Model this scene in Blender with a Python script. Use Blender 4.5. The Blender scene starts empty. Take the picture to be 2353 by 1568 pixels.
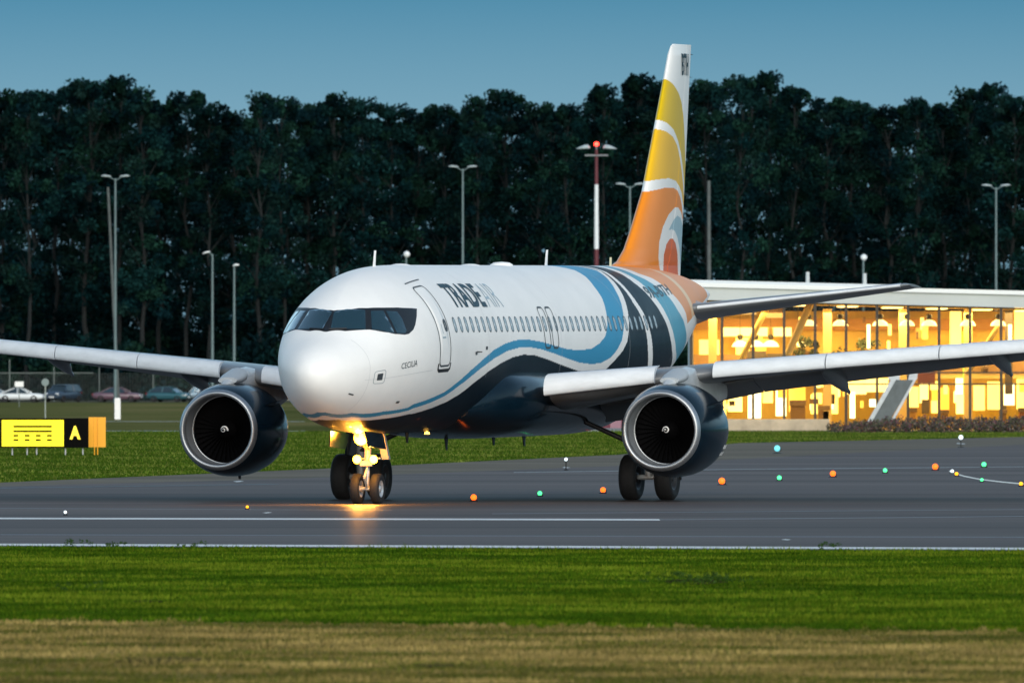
import bpy, bmesh, math, random
import numpy as np
from mathutils import Vector, Matrix
from mathutils.geometry import delaunay_2d_cdt
random.seed(7)
RNG = np.random.default_rng(7)
scene = bpy.context.scene
COL = scene.collection
R = math.radians

# ---------------------------------------------------------------- camera, sky, sun, exposure
CAM_H = 3.4
FPX = 36200.0                      # focal length in units of a 2352-wide picture
cam_data = bpy.data.cameras.new('camera')
cam_data.sensor_width = 36.0
cam_data.lens = FPX / 2352.0 * 36.0
cam_data.clip_start = 1.0
cam_data.clip_end = 20000.0
cam_data.dof.use_dof = True
cam_data.dof.focus_distance = 392.0
cam_data.dof.aperture_fstop = 7.0
cam = bpy.data.objects.new('camera', cam_data)
COL.objects.link(cam)
cam.location = (0, 0, CAM_H)
cam.rotation_euler = (R(90) + math.atan(56.0 / FPX), 0, 0)
scene.camera = cam

SUN_EL, SUN_AZ = R(15), R(168)     # azimuth measured clockwise from +Y (behind the camera, to its right)
world = bpy.data.worlds.new('World')
scene.world = world
world.use_nodes = True
wn, wl = world.node_tree.nodes, world.node_tree.links
wn.clear()
w_out = wn.new('ShaderNodeOutputWorld')
w_bg = wn.new('ShaderNodeBackground')
w_sky = wn.new('ShaderNodeTexSky')
w_sky.sky_type = 'NISHITA'
w_sky.sun_disc = False
w_sky.sun_elevation = SUN_EL
w_sky.sun_rotation = SUN_AZ
w_sky.altitude = 200
w_sky.air_density = 1.0
w_sky.dust_density = 0.6
w_sky.ozone_density = 2.5
w_tc = wn.new('ShaderNodeTexCoord')
w_sep = wn.new('ShaderNodeSeparateXYZ')
w_ramp = wn.new('ShaderNodeValToRGB')
w_mul = wn.new('ShaderNodeMix'); w_mul.data_type = 'RGBA'; w_mul.blend_type = 'MULTIPLY'
w_mul.inputs[0].default_value = 1.0
w_map = wn.new('ShaderNodeMapRange')
w_map.inputs['From Min'].default_value = 0.0
w_map.inputs['From Max'].default_value = 0.20
wl.new(w_tc.outputs['Generated'], w_sep.inputs[0])
wl.new(w_sep.outputs['Z'], w_map.inputs['Value'])
wl.new(w_map.outputs[0], w_ramp.inputs[0])
wl.new(w_sky.outputs[0], w_mul.inputs[6])
wl.new(w_ramp.outputs[0], w_mul.inputs[7])
wl.new(w_mul.outputs[2], w_bg.inputs[0])
wl.new(w_bg.outputs[0], w_out.inputs[0])
cr = w_ramp.color_ramp
cr.elements[0].position = 0.080; cr.elements[0].color = (0.130, 0.258, 0.49, 1)
cr.elements[1].position = 0.118; cr.elements[1].color = (0.056, 0.170, 0.362, 1)
e = cr.elements.new(1.0); e.color = (1.0, 0.95, 0.80, 1)
w_bg.inputs[1].default_value = 0.105

sun_data = bpy.data.lights.new('sun', 'SUN')
sun_data.energy = 1.4
sun_data.angle = R(70)
sun_data.color = (1.0, 0.91, 0.80)
sun = bpy.data.objects.new('sun', sun_data)
COL.objects.link(sun)
sd = Vector((math.sin(SUN_AZ) * math.cos(SUN_EL), math.cos(SUN_AZ) * math.cos(SUN_EL), math.sin(SUN_EL)))
sun.rotation_euler = sd.to_track_quat('Z', 'Y').to_euler()
sun.location = sd * 60

scene.view_settings.view_transform = 'Standard'
scene.view_settings.look = 'None'
scene.view_settings.exposure = 1.18
scene.view_settings.gamma = 1.0
scene.view_settings.use_curve_mapping = False
scene.render.engine = 'CYCLES'
scene.cycles.use_denoising = True
scene.cycles.max_bounces = 8
scene.cycles.transparent_max_bounces = 12
scene.cycles.sample_clamp_indirect = 6.0

# ---------------------------------------------------------------- helpers
def at(px, py, Y):
    """World point seen at picture point (px, py) of a 2352-wide frame, at distance Y."""
    return Vector(((px - 1176) * Y / FPX, Y, CAM_H + (840 - py) * Y / FPX))

def gnd(px, py, z=0.0):
    Y = (CAM_H - z) * FPX / (py - 840.0)
    return Vector(((px - 1176) * Y / FPX, Y, z))

_m = {}
def mat(name, base=(0.8, 0.8, 0.8), rough=0.5, metal=0.0, spec=0.5, coat=0.0, emit=None, estr=0.0,
        var=0.0, vscale=4.0, attr=None, rvar=0.0, bump=0.0, vstretch=(1, 1, 1), trans=0.0, base2=None, detail=6, orand=0.0):
    if name in _m: return _m[name]
    m = bpy.data.materials.new(name); m.use_nodes = True
    nt = m.node_tree; N, L = nt.nodes, nt.links
    b = N['Principled BSDF']
    b.inputs['Base Color'].default_value = (*base, 1)
    b.inputs['Roughness'].default_value = rough
    b.inputs['Metallic'].default_value = metal
    b.inputs['Specular IOR Level'].default_value = spec
    b.inputs['Coat Weight'].default_value = coat
    b.inputs['Coat Roughness'].default_value = 0.05
    b.inputs['Transmission Weight'].default_value = trans
    if emit is not None:
        b.inputs['Emission Color'].default_value = (*emit, 1)
        b.inputs['Emission Strength'].default_value = estr
    col = None
    if attr:
        a = N.new('ShaderNodeAttribute'); a.attribute_name = attr
        col = a.outputs['Color']
    nz = None
    if var > 0 or base2 is not None or rvar > 0 or bump > 0:
        tc = N.new('ShaderNodeTexCoord')
        mp = N.new('ShaderNodeMapping'); mp.inputs['Scale'].default_value = vstretch
        nz = N.new('ShaderNodeTexNoise'); nz.inputs['Scale'].default_value = vscale
        nz.inputs['Detail'].default_value = detail; nz.inputs['Roughness'].default_value = 0.62
        L.new(tc.outputs['Object'], mp.inputs[0]); L.new(mp.outputs[0], nz.inputs['Vector'])
    if base2 is not None:
        rp = N.new('ShaderNodeValToRGB')
        rp.color_ramp.elements[0].position = 0.36; rp.color_ramp.elements[0].color = (*base, 1)
        rp.color_ramp.elements[1].position = 0.64; rp.color_ramp.elements[1].color = (*base2, 1)
        L.new(nz.outputs['Fac'], rp.inputs[0]); col = rp.outputs[0]
    if var > 0 or orand > 0:
        mx = N.new('ShaderNodeMix'); mx.data_type = 'RGBA'; mx.blend_type = 'MULTIPLY'; mx.inputs[0].default_value = 1
        if col is not None: L.new(col, mx.inputs[6])
        else: mx.inputs[6].default_value = (*base, 1)
        mr = N.new('ShaderNodeMapRange')
        mr.inputs['From Min'].default_value = 0.3; mr.inputs['From Max'].default_value = 0.7
        mr.inputs['To Min'].default_value = 1 - var; mr.inputs['To Max'].default_value = 1 + var
        if nz is not None and var > 0: L.new(nz.outputs['Fac'], mr.inputs[0])
        else: mr.inputs[0].default_value = 0.5
        out = mr.outputs[0]
        if orand > 0:
            oi = N.new('ShaderNodeObjectInfo')
            m2 = N.new('ShaderNodeMapRange'); m2.inputs['To Min'].default_value = 1 - orand; m2.inputs['To Max'].default_value = 1 + orand
            L.new(oi.outputs['Random'], m2.inputs[0])
            mm = N.new('ShaderNodeMath'); mm.operation = 'MULTIPLY'
            L.new(out, mm.inputs[0]); L.new(m2.outputs[0], mm.inputs[1]); out = mm.outputs[0]
        L.new(out, mx.inputs[7])
        col = mx.outputs[2]
    if rvar > 0:
        mr2 = N.new('ShaderNodeMapRange')
        mr2.inputs['From Min'].default_value = 0.3; mr2.inputs['From Max'].default_value = 0.7
        mr2.inputs['To Min'].default_value = max(0, rough - rvar); mr2.inputs['To Max'].default_value = rough + rvar
        L.new(nz.outputs['Fac'], mr2.inputs[0]); L.new(mr2.outputs[0], b.inputs['Roughness'])
    if bump > 0:
        bp = N.new('ShaderNodeBump'); bp.inputs['Strength'].default_value = bump
        L.new(nz.outputs['Fac'], bp.inputs['Height']); L.new(bp.outputs[0], b.inputs['Normal'])
    if col is not None: L.new(col, b.inputs['Base Color'])
    _m[name] = m
    return m

def tag(o, label=None, cat=None, group=None, kind=None):
    if label: o['label'] = label
    if cat: o['category'] = cat
    if group: o['group'] = group
    if kind: o['kind'] = kind
    return o

def empty(name, loc=(0, 0, 0), rz=0.0, label=None, cat=None, group=None):
    o = bpy.data.objects.new(name, None); COL.objects.link(o)
    o.location = loc; o.rotation_euler = (0, 0, rz); o.empty_display_size = 0.5
    return tag(o, label, cat, group)

def link(name, me, parent=None, loc=None):
    o = bpy.data.objects.new(name, me); COL.objects.link(o)
    if parent is not None: o.parent = parent
    if loc is not None: o.location = loc
    return o

def np_mesh(name, V, F, mats, fmat=None, smooth=True, colors=None, attr='paint'):
    """Fast mesh from numpy arrays (faces all of one size)."""
    V = np.asarray(V, dtype=np.float32); F = np.asarray(F, dtype=np.int32)
    me = bpy.data.meshes.new(name)
    k = F.shape[1]
    me.vertices.add(len(V)); me.vertices.foreach_set('co', V.ravel())
    me.loops.add(F.size); me.loops.foreach_set('vertex_index', F.ravel())
    me.polygons.add(len(F)); me.polygons.foreach_set('loop_start', np.arange(0, F.size, k, dtype=np.int32))
    me.polygons.foreach_set('loop_total', np.full(len(F), k, dtype=np.int32))
    for m in (mats if isinstance(mats, (list, tuple)) else [mats]): me.materials.append(m)
    if fmat is not None: me.polygons.foreach_set('material_index', np.asarray(fmat, dtype=np.int32))
    me.polygons.foreach_set('use_smooth', np.full(len(F), smooth, dtype=bool))
    if colors is not None:
        a = me.color_attributes.new(attr, 'FLOAT_COLOR', 'POINT')
        c4 = np.ones((len(V), 4), dtype=np.float32); c4[:, :3] = colors
        a.data.foreach_set('color', c4.ravel())
    me.update(calc_edges=True); me.validate()
    return me

class MB:
    """Collects simple shapes into one mesh."""
    def __init__(s): s.V = []; s.F = []; s.M = []; s.S = []
    def add(s, V, F, mi=0, sm=False):
        o = len(s.V); s.V += [tuple(v) for v in V]
        s.F += [tuple(i + o for i in f) for f in F]; s.M += [mi] * len(F); s.S += [sm] * len(F)
        return s
    def box(s, x0, x1, y0, y1, z0, z1, mi=0, T=None):
        V = [(x, y, z) for z in (z0, z1) for y in (y0, y1) for x in (x0, x1)]
        if T is not None: V = [T @ Vector(v) for v in V]
        return s.add(V, [(0, 2, 3, 1), (4, 5, 7, 6), (0, 1, 5, 4), (2, 6, 7, 3), (0, 4, 6, 2), (1, 3, 7, 5)], mi)
    def tube(s, p0, p1, r0, r1=None, n=10, mi=0, caps=True, sm=True):
        r1 = r0 if r1 is None else r1
        p0, p1 = Vector(p0), Vector(p1)
        q = (p1 - p0).to_track_quat('Z', 'Y')
        V = []
        for p, r in ((p0, r0), (p1, r1)):
            for k in range(n):
                a = 2 * math.pi * k / n
                V.append(p + q @ Vector((r * math.cos(a), r * math.sin(a), 0)))
        F = [(k, (k + 1) % n, n + (k + 1) % n, n + k) for k in range(n)]
        s.add(V, F, mi, sm)
        if caps:
            s.add(V[:n], [tuple(reversed(range(n)))], mi); s.add(V[n:], [tuple(range(n))], mi)
        return s
    def lathe(s, prof, axis='x', c=(0, 0, 0), n=32, mi=0, closed=False, sm=True):
        """prof: (along, radius) pairs, turned about an axis through c."""
        V = []; c = Vector(c)
        for a, r in prof:
            for k in range(n):
                t = 2 * math.pi * k / n
                u, w = r * math.cos(t), r * math.sin(t)
                V.append(c + (Vector((a, u, w)) if axis == 'x' else Vector((u, a, w)) if axis == 'y' else Vector((u, w, a))))
        F = []
        for i in range(len(prof) - 1):
            for k in range(n):
                k2 = (k + 1) % n
                F.append((i * n + k, i * n + k2, (i + 1) * n + k2, (i + 1) * n + k))
        return s.add(V, F, mi, sm)
    def loft(s, rings, mi=0, caps=True, sm=True):
        n = len(rings[0]); V = [p for r in rings for p in r]
        F = [(i * n + k, i * n + (k + 1) % n, (i + 1) * n + (k + 1) % n, (i + 1) * n + k)
             for i in range(len(rings) - 1) for k in range(n)]
        s.add(V, F, mi, sm)
        if caps:
            s.add(rings[0], [tuple(reversed(range(n)))], mi); s.add(rings[-1], [tuple(range(n))], mi)
        return s
    def prism(s, poly, y0, y1, mi=0, T=None):
        """polygon in XZ extruded along Y."""
        n = len(poly)
        V = [Vector((x, y0, z)) for x, z in poly] + [Vector((x, y1, z)) for x, z in poly]
        if T is not None: V = [T @ v for v in V]
        F = [tuple(range(n)), tuple(reversed(range(n, 2 * n)))] + [(k, n + k, n + (k + 1) % n, (k + 1) % n) for k in range(n)]
        return s.add(V, F, mi)
    def mesh(s, name, mats):
        me = bpy.data.meshes.new(name)
        me.from_pydata([tuple(v) for v in s.V], [], s.F)
        for m in (mats if isinstance(mats, (list, tuple)) else [mats]): me.materials.append(m)
        for p, mi, sm in zip(me.polygons, s.M, s.S): p.material_index = mi; p.use_smooth = sm
        bm = bmesh.new(); bm.from_mesh(me); bmesh.ops.recalc_face_normals(bm, faces=bm.faces); bm.to_mesh(me); bm.free()
        me.update()
        return me
    def build(s, name, mats, parent=None, loc=None):
        return link(name, s.mesh(name, mats), parent, loc)

def bevel(o, w, seg=2):
    b = o.modifiers.new('edge', 'BEVEL'); b.width = w; b.segments = seg; b.limit_method = 'ANGLE'
    return o

def copy_tree(o, parent=None):
    c = o.copy(); COL.objects.link(c)
    if parent is not None: c.parent = parent
    for ch in list(o.children): copy_tree(ch, c)
    return c

def pchip(xs, ys, x):
    """Monotone cubic interpolation."""
    xs = np.asarray(xs, float); ys = np.asarray(ys, float); x = np.asarray(x, float)
    h = np.diff(xs); d = np.diff(ys) / h
    m = np.zeros_like(ys); m[0] = d[0]; m[-1] = d[-1]
    for i in range(1, len(xs) - 1):
        if d[i - 1] * d[i] > 0:
            w1 = 2 * h[i] + h[i - 1]; w2 = h[i] + 2 * h[i - 1]
            m[i] = (w1 + w2) / (w1 / d[i - 1] + w2 / d[i])
    k = np.clip(np.searchsorted(xs, x) - 1, 0, len(h) - 1)
    t = (x - xs[k]) / h[k]
    t = np.clip(t, 0, 1)
    return ((2 * t**3 - 3 * t**2 + 1) * ys[k] + (t**3 - 2 * t**2 + t) * h[k] * m[k]
            + (-2 * t**3 + 3 * t**2) * ys[k + 1] + (t**3 - t**2) * h[k] * m[k + 1])

def in_poly(px, py, poly):
    inside = np.zeros(px.shape, bool); n = len(poly)
    for i in range(n):
        x1, y1 = poly[i]; x2, y2 = poly[(i + 1) % n]
        if y1 == y2: continue
        c = ((y1 > py) != (y2 > py)) & (px < (x2 - x1) * (py - y1) / (y2 - y1) + x1)
        inside ^= c
    return inside
# ---------------------------------------------------------------- the airliner
TH = R(15.5); X0 = 17.71           # heading off the view axis; main gear station
jet = empty('passenger_jet', (-0.177, 400.0, 0), R(90) - TH,
            'white twin-engine airliner with navy, sky-blue and orange swoosh livery taxiing on the asphalt', 'airliner')
jet.rotation_euler = (0, R(-0.3), R(90) - TH)
JM = Matrix.Translation(jet.location) @ jet.rotation_euler.to_matrix().to_4x4()
JA = np.array(JM)
JI = JM.inverted()

def project(P):
    """Jet coordinates (x from nose, y to starboard, z) to picture coordinates."""
    P = np.asarray(P, float)
    L = P.copy(); L[..., 0] -= X0
    W = L @ JA[:3, :3].T + JA[:3, 3]
    return 1176 + FPX * W[..., 0] / W[..., 1], 840 - FPX * (W[..., 2] - CAM_H) / W[..., 1]

def J(x, y, z): return Vector((x - X0, y, z))

def on_side(px, py, y=0.0):
    """Station and height where the sight line through a picture point meets the jet's vertical plane y."""
    o = JI @ Vector((0, 0, CAM_H)); d = (JI @ at(px, py, 400.0)) - o
    t = (y - o.y) / d.y; p = o + d * t
    return p.x + X0, p.z

ZC = 3.88
FX = [0, .004, .06, .2, .5, 1.0, 1.5, 2.0, 2.5, 3.0, 3.5, 4.0, 5.0, 6.0, 7.0, 23.5, 25.5, 28, 30, 32, 34, 36, 37.2, 37.57]
FT = [-.60, -.585, -.38, -.22, .0, .24, .46, .86, 1.24, 1.52, 1.71, 1.84, 1.98, 2.05, 2.07, 2.07, 2.07, 2.07, 2.06, 2.0, 1.88, 1.72, 1.58, 1.42]
FB = [-.61, -.63, -.84, -1.03, -1.28, -1.53, -1.70, -1.82, -1.91, -1.97, -2.02, -2.05, -2.09, -2.10, -2.09, -2.07, -1.95, -1.5, -1.05, -.5, .1, .7, 1.05, 1.22]
FW = [.001, .02, .25, .43, .68, .98, 1.20, 1.38, 1.54, 1.67, 1.78, 1.86, 1.95, 1.975, 1.975, 1.975, 1.95, 1.78, 1.52, 1.2, .84, .46, .26, .14]
FZ = [-.605, -.605, -.60, -.59, -.56, -.50, -.43, -.36, -.28, -.21, -.15, -.1, -.03, 0, 0, 0, .02, .18, .42, .7, .98, 1.2, 1.31, 1.32]
_u = np.linspace(0, math.sqrt(37.57), 3000)
def _smooth(tab, sig=0.13):
    y = pchip(FX, tab, _u ** 2); du = _u[1] - _u[0]; k = int(4 * sig / du)
    ker = np.exp(-.5 * (np.arange(-k, k + 1) * du / sig) ** 2); ker /= ker.sum()
    pre = 2 * y[0] - y[1:k + 1][::-1]; post = 2 * y[-1] - y[-k - 1:-1][::-1]
    return np.convolve(np.concatenate([pre, y, post]), ker, 'valid')
S_W, S_T, S_B, S_Z = _smooth(FW), _smooth(FT), _smooth(FB), _smooth(FZ)
def prof(S, x): return np.interp(np.sqrt(np.clip(x, 0, 37.57)), _u, S)
def fus(x, p, off=0.0):
    """Fuselage skin: station x, angle p (0 port side, +90 deg top)."""
    x = np.asarray(x, float); p = np.asarray(p, float)
    w = np.maximum(prof(S_W, x), .001); zt = prof(S_T, x); zb = prof(S_B, x); zw = prof(S_Z, x)
    s, c = np.sin(p), np.cos(p)
    hu = np.where(s > 0, zt - zw, zw - zb)
    k = np.where(s > 0, pchip([0, .8, 1.6, 2.6, 4.0, 6.5, 38], [0, .05, .17, .22, .12, 0, 0], x), 0)
    cc = np.sign(c) * np.abs(c) ** (1 + k)
    P = np.stack([x + 0 * p, -(w) * cc, ZC + zw + hu * s], -1)
    if off:
        e = 1e-3
        d1 = fus(x + e, p) - fus(x - e, p); d2 = fus(x, p + e) - fus(x, p - e)
        n = np.cross(d1, d2); n /= np.linalg.norm(n, axis=-1, keepdims=True) + 1e-12
        rad = np.stack([0 * x + 0 * p, -c, s], -1)
        n *= np.sign((n * rad).sum(-1, keepdims=True))
        P = P + n * off
    return P

gx = np.concatenate([np.linspace(0.02, 6, 500), np.linspace(6.01, 37.5, 900)])
gp = np.linspace(R(-88), R(100), 420)
GX, GP = np.meshgrid(gx, gp, indexing='ij')
_P = fus(GX, GP); _U, _W = project(_P)
_d1 = np.gradient(_U, axis=0) * np.gradient(_W, axis=1) - np.gradient(_U, axis=1) * np.gradient(_W, axis=0)
_front = np.sign(_d1) == np.sign(_d1[700, 200])
def pick(px, py):
    D = (_U - px) ** 2 + (_W - py) ** 2 + np.where(_front, 0, 1e6)
    i, j = np.unravel_index(np.argmin(D), D.shape)
    xs = np.linspace(gx[max(i - 1, 0)], gx[min(i + 1, len(gx) - 1)], 21)
    ps = np.linspace(gp[max(j - 1, 0)], gp[min(j + 1, len(gp) - 1)], 21)
    A, B = np.meshgrid(xs, ps, indexing='ij')
    u, w = project(fus(A, B)); D = (u - px) ** 2 + (w - py) ** 2
    k = np.unravel_index(np.argmin(D), D.shape)
    return float(A[k]), float(B[k])
# traced outlines were measured in enlargements of the photograph; z2 and z3 turn those into picture units
def z2(pts): return [((1050 + x / 2.941) * .90462, (650 + y / 2.941) * .90462) for x, y in pts]
def z1(pts): return [((650 + x / 3.92) * .90462, (620 + y / 3.92) * .90462) for x, y in pts]
def z3(pts): return [((1500 + x / 2.24) * .90462, (80 + y / 2.24) * .90462) for x, y in pts]
def skin(pts): return [pick(*q) for q in pts]
WHITE = (0.88, 0.88, 0.87); SKYB = (0.045, 0.30, 0.52); NAVY = (0.003, 0.012, 0.022); PALEB = (0.11, 0.38, 0.52)
SALMON = (0.82, 0.36, 0.16); CREAM = (0.85, 0.62, 0.40); ORANGE = (0.90, 0.27, 0.012); YEL2 = (0.88, 0.50, 0.008); YEL1 = (0.70, 0.47, 0.0)
RUST = (0.72, 0.13, 0.02)
m_paint = mat('livery_paint', attr='paint', rough=0.5, coat=0.05, spec=.22, var=0.045, vscale=0.8, detail=8, rvar=0.05)
m_white = mat('white_paint', WHITE, rough=0.45, coat=0.06, spec=.3, var=0.05, vscale=1.3)
m_wing = mat('wing_grey_paint', (0.17, 0.185, 0.20), rough=0.4, coat=0.2, var=0.10, vscale=1.1, detail=9)
m_slat = mat('slat_bare_paint', (0.66, 0.70, 0.74), rough=0.6, var=0.10, vscale=1.6, detail=9, vstretch=(1, 1, 3))
m_navy = mat('navy_paint', NAVY, rough=0.18, coat=0.12, spec=.3, var=0.15, vscale=1.5, rvar=0.04)
m_black = mat('black_trim', (0.012, 0.014, 0.018), rough=0.45)
m_glass = mat('cockpit_glass', (0.01, 0.035, 0.05), rough=0.06, coat=1.0, spec=0.8)
m_lip = mat('polished_lip', (0.44, 0.46, 0.48), rough=0.45, metal=0.9, var=0.08, vscale=3)
m_duct = mat('intake_liner', (0.24, 0.26, 0.28), rough=0.5, metal=0.2)
m_fan = mat('fan_blade_metal', (0.003, 0.003, 0.0035), rough=0.8, spec=.05)
m_dark = mat('dark_gear_metal', (0.05, 0.05, 0.055), rough=0.5, metal=0.5, var=0.3, vscale=9)
m_gear = mat('gear_grey_paint', (0.45, 0.46, 0.46), rough=0.4, metal=0.2, var=0.2, vscale=9)
m_rubber = mat('tyre_rubber', (0.010, 0.010, 0.011), rough=0.75, var=0.3, vscale=14)
m_rim = mat('wheel_rim', (0.66, 0.66, 0.66), rough=0.35, metal=0.6, var=0.15, vscale=12)
m_pane = mat('cabin_pane', (0.22, 0.25, 0.28), rough=0.22, coat=0.4)
m_rimdk = mat('window_seal', (0.05, 0.06, 0.07), rough=0.5)
m_letter = mat('lettering_navy', (0.008, 0.035, 0.055), rough=0.5)
m_lgrey = mat('lettering_grey', (0.30, 0.36, 0.40), rough=0.3, coat=0.5)
m_lamp = mat('landing_lamp_lit', (1, .8, .4), emit=(1.0, 0.42, 0.012), estr=20.0)
m_lamp_soft = mat('lamp_lens_lit', (1, .8, .4), emit=(1.0, 0.50, 0.06), estr=2.5)

# ---- fuselage skin with its livery
def jets(pts_xp, n=60): return pts_xp
A1 = skin(z2([(1200,105),(1280,150),(1350,230),(1410,320),(1440,430),(1448,520),(1430,600),(1390,650),(1330,690),(1240,703),(1150,695),(1060,670),(960,640),(850,622),(760,628),(680,655),(600,700),(520,770),(430,850),(330,940),(230,1015),(120,1065),(0,1105)])
          + [(937, 936), (881, 944.3), (808, 948), (750, 947)])
A2 = skin(z2([(1370,110),(1450,170),(1510,260),(1550,350),(1568,450),(1570,540),(1555,630),(1520,700),(1470,760),(1400,797),(1330,807),(1240,795),(1150,765),(1060,730),(960,697),(870,680),(780,685),(700,708),(600,765),(500,840),(420,905),(330,975),(230,1045),(120,1095),(0,1135)])
          + [(937, 942.5), (881, 952.6), (808, 957), (752, 955)])
A3 = skin(z2([(1400,115),(1480,175),(1540,250),(1585,350),(1605,450),(1608,540),(1595,640),(1560,710),(1500,780),(1430,850),(1340,885),(1230,857),(1100,810),(1000,770),(900,738),(820,735),(740,755),(650,800),(560,860),(450,945),(350,1025),(250,1085),(130,1135),(0,1175)])
          + [(937, 951), (881, 961), (826, 964.6), (776, 963)])
def close_poly(C):
    t = C[0]; b = C[-1]
    return [(t[0] - 0.9, R(91))] + C + [(b[0] - .05, R(-91)), (39, R(-91)), (39, R(91))]
def xcurve(pts):
    q = skin(z2(pts)); q.sort(key=lambda a: a[1])
    ph = [a[1] for a in q]; xx = [a[0] for a in q]
    return lambda P: np.interp(P, [R(-91)] + ph + [R(91)], [xx[0] - .3] + xx + [xx[-1] - .5])
K_b = xcurve([(1420,120),(1500,180),(1580,260),(1640,350),(1690,430),(1725,520),(1742,600),(1750,700),(1748,828)])
K_c0 = xcurve([(1440,120),(1530,185),(1610,270),(1670,350),(1720,430),(1755,520),(1775,600),(1785,700),(1780,825)])
K_c1 = xcurve([(1560,140),(1640,195),(1720,260),(1790,340),(1850,430),(1890,510),(1915,600),(1930,700),(1925,810)])
K_d0 = xcurve([(1600,140),(1690,195),(1760,260),(1830,340),(1885,430),(1920,510),(1945,600),(1958,700),(1955,800)])
K_d1 = xcurve([(1640,135),(1740,180),(1830,240),(1910,310),(1970,400),(2015,480),(2035,560),(2035,640),(2005,730)])
K_e0 = xcurve([(1680,130),(1780,165),(1870,225),(1950,300),(2005,370),(2035,430)])
K_s0 = xcurve([(1880,150),(1955,210),(2015,280),(2055,350),(2072,400)])
K_r = 36.6

fx = np.concatenate([0.002 + 1.018 * (np.linspace(0, 1, 44) ** 1.8), np.arange(1.06, 37.57, 0.034), [37.57]])
fp = np.linspace(-math.pi / 2, 1.5 * math.pi, 601)[:-1]
AX, AP = np.meshgrid(fx, fp, indexing='ij')
PS = np.where(AP > math.pi / 2, math.pi - AP, AP)      # the livery is the same on both sides
pa = np.empty(AX.shape + (3,)); pa[:] = WHITE
pa[in_poly(AX, PS, close_poly(A1))] = SKYB
pa[in_poly(AX, PS, close_poly(A2))] = WHITE
pa[in_poly(AX, PS, close_poly(A3))] = NAVY
for K, c in ((K_b, WHITE), (K_c0, NAVY), (K_c1, WHITE), (K_d0, PALEB), (K_d1, WHITE)): pa[(AX > K(PS)) & (AX > 20)] = c
up = PS > R(3)
pa[(AX > K_e0(PS)) & up] = SALMON
pa[(AX > K_s0(PS)) & up & (AX < K_s0(PS) + 0.55)] = CREAM
pa[AX > K_r] = WHITE
FV = fus(AX, AP); FV[..., 0] -= X0
nx, npn = AX.shape
idx = np.arange(nx * npn).reshape(nx, npn)
a = idx[:-1, :]; b = idx[1:, :]; r = lambda q: np.roll(q, -1, axis=1)
Fq = np.stack([a, r(a), r(b), b], -1).reshape(-1, 4)
fus_me = np_mesh('fuselage', FV.reshape(-1, 3), Fq, [m_paint], colors=pa.reshape(-1, 3))
fuselage = link('fuselage', fus_me, jet)
_bm = bmesh.new(); _bm.from_mesh(fus_me)
bmesh.ops.holes_fill(_bm, edges=[e for e in _bm.edges if e.is_boundary], sides=0)
for f_ in _bm.faces:
    f_.smooth = True
_bm.to_mesh(fus_me); _bm.free(); fus_me.update()

def J_(P): return Vector((float(P[0]) - X0, float(P[1]), float(P[2])))
def decal(name, poly, off, m, parent, step=0.12, thick=0.0, side=1):
    """A sheet of skin cut to an outline given as (station, angle) pairs, laid on the fuselage."""
    pts = [Vector((x, p * 2.0)) for x, p in poly]; n = len(pts)
    xs = [p.x for p in pts]; ys = [p.y for p in pts]
    P = np.array([(p.x, p.y) for p in pts])
    extra = []
    for x in np.arange(min(xs) + step / 2, max(xs), step):
        for y in np.arange(min(ys) + step / 2, max(ys), step):
            if in_poly(np.array([x]), np.array([y]), P)[0]: extra.append(Vector((float(x), float(y))))
    v, _, f, *_r = delaunay_2d_cdt(pts + extra, [], [list(range(n))], 1, 1e-5)
    A = np.array([(q.x, q.y / 2.0) for q in v])
    V = fus(A[:, 0], A[:, 1], off)
    if side < 0: V[:, 1] *= -1
    me = bpy.data.meshes.new(name)
    me.from_pydata([tuple(J_(q)) for q in V], [], [tuple(t) for t in f])
    me.materials.append(m)
    for p_ in me.polygons: p_.use_smooth = True
    me.update()
    return link(name, me, parent)
def stroke(mb, pts, w, off, mi=0, closed=False, side=1):
    """A painted line of width w along (station, angle) points."""
    P = [np.array(q) for q in pts]
    if closed: P.append(P[0])
    D = []
    for a_, b_ in zip(P[:-1], P[1:]):
        n_ = max(1, int(np.hypot(b_[0] - a_[0], 2 * (b_[1] - a_[1])) / 0.12))
        for k in range(n_): D.append(a_ + (b_ - a_) * k / n_)
    D.append(P[-1])
    D = np.array(D); S = np.stack([D[:, 0], D[:, 1] * 2.0], 1)
    T = np.gradient(S, axis=0); T /= np.linalg.norm(T, axis=1, keepdims=True) + 1e-9
    Nn = np.stack([-T[:, 1], T[:, 0]], 1)
    L_ = S + Nn * w / 2; R_ = S - Nn * w / 2
    VL = fus(L_[:, 0], L_[:, 1] / 2, off); VR = fus(R_[:, 0], R_[:, 1] / 2, off)
    if side < 0: VL[:, 1] *= -1; VR[:, 1] *= -1
    k = len(D)
    mb.add([J_(q) for q in VL] + [J_(q) for q in VR], [(i, i + 1, k + i + 1, k + i) for i in range(k - 1)], mi)
def rrect(x0, x1, p0, p1, rx, n=5):
    rp = rx / 2.0; out = []
    for cx, cy, s in ((x1 - rx, p1 - rp, 0), (x0 + rx, p1 - rp, 90), (x0 + rx, p0 + rp, 180), (x1 - rx, p0 + rp, 270)):
        for k in range(n + 1):
            t = R(s + 90 * k / n); out.append((cx + rx * math.cos(t), cy + rp * math.sin(t)))
    return out

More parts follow.
